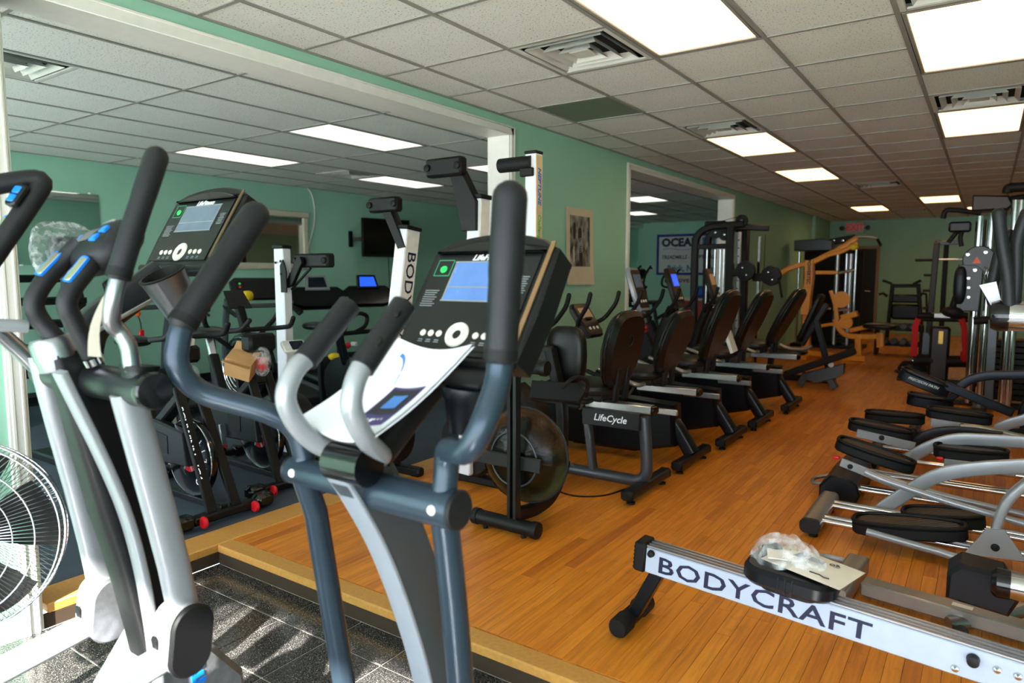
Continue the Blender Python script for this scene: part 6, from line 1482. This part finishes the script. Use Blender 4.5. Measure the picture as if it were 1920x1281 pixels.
part(rs, 'grip_plate', MB().box(r5(1767, 592), (.26, .06, .07), .01), 'silver_warm')
for x0, x1, y in ((1713, 1750, 676), (1775, 1812, 678)): part(rs, 'foam_roller', MB().cyl(r5(x0, y), r5(x1, y), .075, 20), 'rubber')
part(rs, 'roller_axle', MB().cyl(r5(1711, 676), r5(1815, 678), .018, 10), 'chrome')
for x, dx in ((1716, -3), (1808, 4)):
    part(rs, 'red_strap', MB().sweep(fillet([r5(x+6*(1 if dx < 0 else -1), 598, YS-.05), r5(x, 612, YS-.06), r5(x+dx*.3, 640, YS-.06), r5(x+dx, 668, YS-.05)], .05), rrect(.07, .012, .004), (0,1,0)), 'red_strap')
part(rs, 'red_cuff', MB().box(r5(1812, 668, YS-.05), (.12, .08, .14), .02, rz=.3), 'red_strap')
part(rs, 'base_rail', MB().box((a.x, YS, .03), (.9, .10, .06), .01), 'brown_gym')
part(rs, 'rear_rail', MB().box((a.x, YS+.4, .03), (.10, .8, .06), .01), 'brown_gym')
part(rs, 'white_plate', MB().prism([(-.06, -.22), (.05, -.22), (.07, .1), (.02, .2), (-.05, .2)], .02, frame(r5(1736, 645, YS+.3), (1,0,0), (0,0,1)) @ Matrix.Scale(.75, 4), .004), 'steel_grey')
# low dumbbell pile and balance dome
db = thing('dumbbell_pile', 'low dark rack of hand weights beside the dark door', 'rack', (-1.3, 13.3, 0))
for k in range(2): part(db, 'shelf', MB().box((PY(1685, 640, 13.3).x, 13.3, .18+.26*k), (.62, .30, .03), .006), 'matte_black')
for s in (-1, 1): part(db, 'side_frame', MB().box((PY(1685, 640, 13.3).x+s*.33, 13.3, .26), (.04, .36, .52), .01), 'matte_black')
for k in range(2):
    for j in range(4):
        x = PY(1685, 640, 13.3).x - .21 + .14*j; z = .24+.26*k
        hd = part(db, 'hand_weight', MB().cyl((x, 13.16, z), (x, 13.24, z), .05, 12), 'weight_plate'); part(hd, 'weight_head', MB().cyl((x, 13.36, z), (x, 13.44, z), .05, 12), 'weight_plate'); part(hd, 'weight_grip', MB().cyl((x, 13.23, z), (x, 13.37, z), .016, 10), 'chrome')
bd = thing('balance_trainer', 'small blue half-dome on the wood floor before the red strapped bench', 'balance dome', tuple(PZ(1712, 700, 0)))
pz = PZ(1712, 700, 0)
part(bd, 'dome', MB().lathe([(.20, .03), (.19, .09), (.14, .16), (.07, .195), (0, .20)], pz, (0,0,1), 28), 'navy_arm')
part(bd, 'platform', MB().lathe([(.21, 0), (.225, .01), (.225, .03), (.20, .04)], pz, (0,0,1), 28), 'steel_grey')

# ---------------- chrome post multi station at the right edge
ms = thing('multi_gym', 'tall multi gym with chrome guide posts and grey weight covers at the right edge', 'gym machine', (.2, 9.0, 0))
def q6(x, y, Y=8.6): return PY(x, y, Y)
for x, yt, r, mt, Y in ((1838, 405, .035, 'chrome', 8.6), (1861, 400, .030, 'chrome', 8.6), (1878, 388, .05, 'brown_gym', 8.9), (1905, 375, .035, 'chrome', 8.4), (1916, 375, .035, 'chrome', 8.4), (1840, 412, .05, 'brown_gym', 9.0), (1852, 470, .014, 'chrome', 8.6)):
    p = q6(x, yt, Y)
    if mt == 'chrome': part(ms, 'guide_post', MB().cyl((p.x, Y, .04), p, r, 14), mt)
    else: part(ms, 'frame_post', MB().beam((p.x, Y, .03), p, r*2, r*2, (0,1,0), .01), mt)
part(ms, 'top_housing', MB().prism([(0, 0), (.30, 0), (.34, .05), (.30, .14), (.0, .16)], .30, frame(q6(1822, 398), (1,0,0), (0,0,1)), .02), 'brown_gym')
part(ms, 'pull_up_bar', MB().tube(fillet([q6(1768, 410), q6(1772, 393), q6(1795, 394), q6(1840, 400)], .06), .026, 12), 'rubber')
part(ms, 'pull_up_bar', MB().tube(fillet([q6(1845, 382), q6(1880, 378), q6(1900, 372), q6(1935, 368)], .06), .030, 12), 'rubber')
part(ms, 'pull_up_grip', MB().tube(fillet([q6(1889, 362, 8.3), q6(1890, 352, 8.3), q6(1935, 350, 8.3)], .04), .045, 14), 'rubber')
for x, y, r in ((1836, 488, .135), ):
    c_ = q6(x, y, 8.5); d_ = part(ms, 'weight_cover', MB().lathe([(.03, -.02), (r, -.02), (r+.01, 0), (r, .02), (.03, .02)], c_, (0,1,0), 36), 'weight_plate')
    part(d_, 'warning_mark', MB().prism([(-.035, -.03), (.035, -.03), (0, .035)], .003, frame(c_ + V((-.02, -.022, -.0)), (1,0,0), (0,0,1))), 'orange_plastic')
    for dx, dz in ((.05, .08), (-.03, -.10), (-.10, .06)): part(d_, 'cover_bolt', MB().lathe([(0, .006), (.016, .005), (.018, 0)], c_ + V((dx, -.02, dz)), (0,-1,0), 10, False), 'chrome')
cv = part(ms, 'lever_cover', MB().prism([(-.10, -.24), (.10, -.24), (.12, .18), (.06, .24), (-.10, .24)], .05, frame(q6(1816, 540, 8.5), (1,0,0), (0,0,1)), .012), 'weight_plate')
for k in range(3): part(cv, 'cover_bolt', MB().lathe([(0, .006), (.014, .005), (.016, 0)], q6(1816, 522+18*k, 8.47), (0,-1,0), 10, False), 'chrome')
part(ms, 'press_pad', MB().blob(q6(1800, 535, 8.5), (.06, .08, .20), .7), 'navy_arm')
part(ms, 'cable_handle', MB().tube(fillet([q6(1799, 430), q6(1790, 440), q6(1778, 455)], .03), .022, 10), 'rubber')
part(ms, 'cable_handle', MB().tube(fillet([q6(1805, 432), q6(1800, 445), q6(1803, 462)], .03), .022, 10), 'rubber')
part(ms, 'swivel_block', MB().box(q6(1800, 426), (.20, .12, .11), .02), 'charcoal')
part(ms, 'lever', MB().tube(fillet([q6(1812, 500), q6(1802, 530), q6(1792, 560), q6(1782, 590)], .1), .035, 12), 'rubber')
part(ms, 'lever_pad', MB().blob(q6(1786, 585, 8.5), (.10, .09, .06)), 'rubber')
part(ms, 'perforated_post', MB().beam(V((q6(1862, 620).x, 8.35, .03)), q6(1862, 600, 8.35), .08, .05, (0,1,0), .006), 'steel_grey')
part(ms, 'hook', MB().tube([q6(1846, 500, 8.4), q6(1851, 505, 8.4), q6(1848, 514, 8.4), q6(1843, 508, 8.4), q6(1847, 525, 8.4)], .008, 6), 'chrome')
part(ms, 'cross_bar', MB().cyl(q6(1825, 602, 8.5), q6(1858, 600, 8.5), .04, 14), 'rubber')
for k in range(10): part(ms, 'weight_plate', MB().box((q6(1900, 660, 8.7).x, 8.7, .12+.062*k), (.36, .18, .055), .006), 'matte_black')
part(ms, 'base_beam', MB().box((.25, 8.7, .03), (1.1, .12, .06), .01), 'brown_gym'); part(ms, 'base_beam', MB().box((.0, 8.7, .03), (.12, 1.0, .06), .01), 'brown_gym')

# ================================================================== things on the walls
pos = thing('poster', 'curling cycling poster with a dark photograph on the green partition', 'poster', (XW, 5.75, 1.29))
def pf_(u, v): return V((XW+.006 + .018*(1-v)**3 + .010*(abs(u-.5)*2)**3*(1-v), 5.50+.52*u + .0*v, 1.285+.715*v))
part(pos, 'sheet', MB().grid(lambda u, v: pf_(u, v), 8, 12, -.0008), 'paper_tan')
part(pos, 'photograph', MB().grid(lambda u, v: pf_(.14+.74*u, .24+.66*v) + V((.0022,0,0)), 6, 10), 'poster_photo')
for k, (u, v, du, dv, mt) in enumerate(((.50, .66, .07, .10, 'print_dark'), (.52, .52, .10, .10, 'print_grey'), (.52, .40, .05, .12, 'print_dark'), (.30, .70, .05, .12, 'print_dark'), (.72, .68, .05, .13, 'print_grey'), (.28, .40, .015, .12, 'box_white'))):
    part(pos, 'photo_shape', MB().grid(lambda a, b: pf_(u+du*(a-.5)*2*math.sqrt(max(0, 1-(2*b-1)**2))**.6, v+dv*(b-.5)*2) + V((.0036,0,0)), 4, 8), mt)
text(pos, 'LANCE ARMSTRONG', .044, 'print_grey', frame((XW+.012, 5.755, 1.425), (0,1,0), (0,0,1)), spacing=1.05)
ban = thing('shop_banner', 'white shop banner with a blue border on the back green wall', 'banner', (-5.6, 16.16, 1.33))
bx0, bx1, bz0, bz1 = -6.78, -4.15, 1.34, 2.33
part(ban, 'cloth', MB().box(((bx0+bx1)/2, 16.168, (bz0+bz1)/2), (bx1-bx0, .008, bz1-bz0)), 'banner_white')
for z in (bz0+.03, bz1-.03): part(ban, 'border', MB().box(((bx0+bx1)/2, 16.162, z), (bx1-bx0, .006, .06)), 'banner_blue')
for x in (bx0+.03, bx1-.03): part(ban, 'border', MB().box((x, 16.162, (bz0+bz1)/2), (.06, .006, bz1-bz0-.12)), 'banner_blue')
bt = lambda x, z: frame((x, 16.161, z), (1,0,0), (0,0,1))
text(ban, 'OCEAN', .27, 'print_navy', bt(bx0+.13, 2.12), off=.014, sx=1.02, align='LEFT')
text(ban, 'FITNESS', .27, 'print_teal', bt(bx0+1.14, 2.12), off=.014, sx=1.02, align='LEFT')
part(ban, 'printed_wave', MB().sweep([(bx0+.15+.1*i, 16.1625, 1.965+.018*math.sin(i*.9)) for i in range(23)], rrect(.012, .004, .001), (0,1,0)), 'print_teal')
text(ban, 'TREADMILLS - ELLIPTICALS - BIKES & MORE', .125, 'print_navy', bt(bx0+.13, 1.77), off=.003, shear=.2, sx=.92, align='LEFT')
text(ban, 'Brick, NJ', .20, 'print_teal', bt(bx0+.28, 1.50), off=.006, sx=.95, align='LEFT')
text(ban, 'Eatontown, NJ', .20, 'print_teal', bt(bx0+1.25, 1.50), off=.006, sx=.95, align='LEFT')
th_ = thing('thermostat', 'small white thermostat left of the blue bordered banner', 'thermostat', (-7.0, 16.17, 1.5))
tc2 = PY(1222, 504, 16.17)
part(th_, 'case', MB().box(tc2, (.15, .03, .12), .008), 'plastic_white'); part(th_, 'display', MB().box(tc2 + V((0, -.016, .01)), (.07, .003, .045)), 'lcd_dark')
ex = thing('exit_sign', 'lit red exit sign with side lamps on the far wall', 'sign', (-2.65, 18.2, 2.3))
part(ex, 'case', MB().box((-2.65, 18.17, 2.45), (.40, .05, .27), .01), 'exit_white')
text(ex, 'EXIT', .22, 'exit_red', frame((-2.65, 18.142, 2.46), (1,0,0), (0,0,1)), off=.006, sx=.85)
for s in (-1, 1):
    part(ex, 'lamp_head', MB().lathe([(.02, -.03), (.055, .0), (.05, .03), (0, .035)], (-2.65+s*.28, 18.14, 2.45), (0,-1,0), 16), 'charcoal')
    part(ex, 'lamp_arm', MB().cyl((-2.65+s*.20, 18.16, 2.45), (-2.65+s*.28, 18.16, 2.45), .012, 8), 'charcoal')
dr = struct('door_1', MB().box((-2.62, 18.185, .98), (.92, .03, 1.96), .004), 'door_dark')
fr_ = MB(); fr_.box((-3.11, 18.185, 1.0), (.07, .05, 2.02), .006); fr_.box((-2.13, 18.185, 1.0), (.07, .05, 2.02), .006); fr_.box((-2.62, 18.185, 1.99), (1.05, .05, .07), .006)
part(dr, 'door_frame', fr_, 'door_frame')
part(dr, 'door_handle', MB().tube(fillet([(-2.25, 18.165, .96), (-2.25, 18.10, .96), (-2.37, 18.09, .97)], .03), .018, 10), 'steel_handle')
sw = thing('light_switch', 'small cream switch plate beside the far cable trainer', 'switch', (XW, 11.3, 1.35))
part(sw, 'plate', MB().box((XW+.006, 11.30, 1.40), (.012, .08, .12), .003), 'paper_cream'); part(sw, 'toggle', MB().box((XW+.016, 11.30, 1.40), (.014, .012, .03), .003), 'paper_cream')

# ---------------- beyond the second opening
def back_bike(label, px, Y, mat='matte_black', sc=1.0):
    o = PY(px, 560, Y); t = thing('upright_bike', label, 'exercise bike', (o.x, Y, 0), 0, 'machines beyond the second opening')
    Q = lambda n, mb, mt: part(t, n, mb, mt, world=False)
    Q('base', MB().box((0, 0, .04), (.9, .10, .08), .012), 'matte_black'); Q('front_foot', MB().box((.4, 0, .035), (.08, .5, .07), .012), 'matte_black'); Q('rear_foot', MB().box((-.4, 0, .035), (.08, .5, .07), .012), 'matte_black')
    Q('shell', MB().prism([(-.28, .08), (.34, .08), (.36, .3), (.2, .62), (-.05, .5), (-.24, .4)], .14, frame((0,0,0), (1,0,0), (0,0,1)), .03), 'matte_black')
    Q('top_tube', MB().tube(fillet([(.18, 0, .66), (-.04, 0, .72), (-.24, 0, .60)], .1), .03, 10), mat)
    Q('mast', MB().beam((.16, 0, .55), (.0, 0, 1.12*sc), .06, .08, (0,1,0), .01), mat)
    Q('console', MB().prism(rrect(.24, .20, .05), .05, frame((-.03, 0, 1.22*sc), (0,-1,0), (.4,0,.9)), .012), 'matte_black')
    for s in (-1, 1): Q('handle', MB().tube(fillet([(.02, s*.06, 1.05*sc), (-.08, s*.24, 1.08*sc), (-.06, s*.26, 1.22*sc), (.06, s*.20, 1.34*sc)], .08, 5), .018, 10, rounded=True), 'rubber')
    Q('seat_post', MB().beam((-.22, 0, .35), (-.32, 0, .84), .05, .06, (0,1,0), .008), 'charcoal'); Q('saddle', MB().blob((-.33, 0, .88), (.14, .11, .04), .7, .8), 'vinyl')
    return t
back_bike('upright bike silhouette just inside the second opening at left', 1203, 10.6, sc=1.12)
back_bike('upright bike with a black looped handlebar under the banner', 1258, 11.4, sc=1.08)
back_bike('red and black bike showing between the recumbent seats', 1192, 8.6, 'red_paint', .9)
ct = thing('counter', 'low pale counter with red front below the banner', 'counter', (-4.6, 14.6, 0))
part(ct, 'counter_body', MB().box((-4.6, 14.6, .40), (1.5, .6, .80), .01), 'red_paint'); part(ct, 'worktop', MB().box((-4.6, 14.58, .83), (1.6, .7, .06), .01), 'paper_tan')
bb2 = solo('blue_bag', 'crumpled blue bag on the pale counter below the banner', 'bag', MB().blob((-5.05, 14.45, .99), (.18, .14, .13), .8), 'blue_bag', loc=(-5.05, 14.45, .86))
solo('folded_towels', 'white folded towels on the counter beside the blue bag', 'towel', MB().box((-4.62, 14.5, .92), (.30, .25, .12), .03), 'box_white', loc=(-4.62, 14.5, .86))
nt_ = thing('wall_sign', 'small white sign with purple lettering above the pale counter', 'sign', (-5.1, 16.16, 1.1))
n0 = PY(1279, 525, 16.165)
part(nt_, 'board', MB().box(n0, (.42, .01, .20), .002), 'paper_tan')
text(nt_, 'Love', .19, 'print_purple', frame(n0 + V((0,-.007,0)), (1,0,0), (0,0,1)), off=.004)
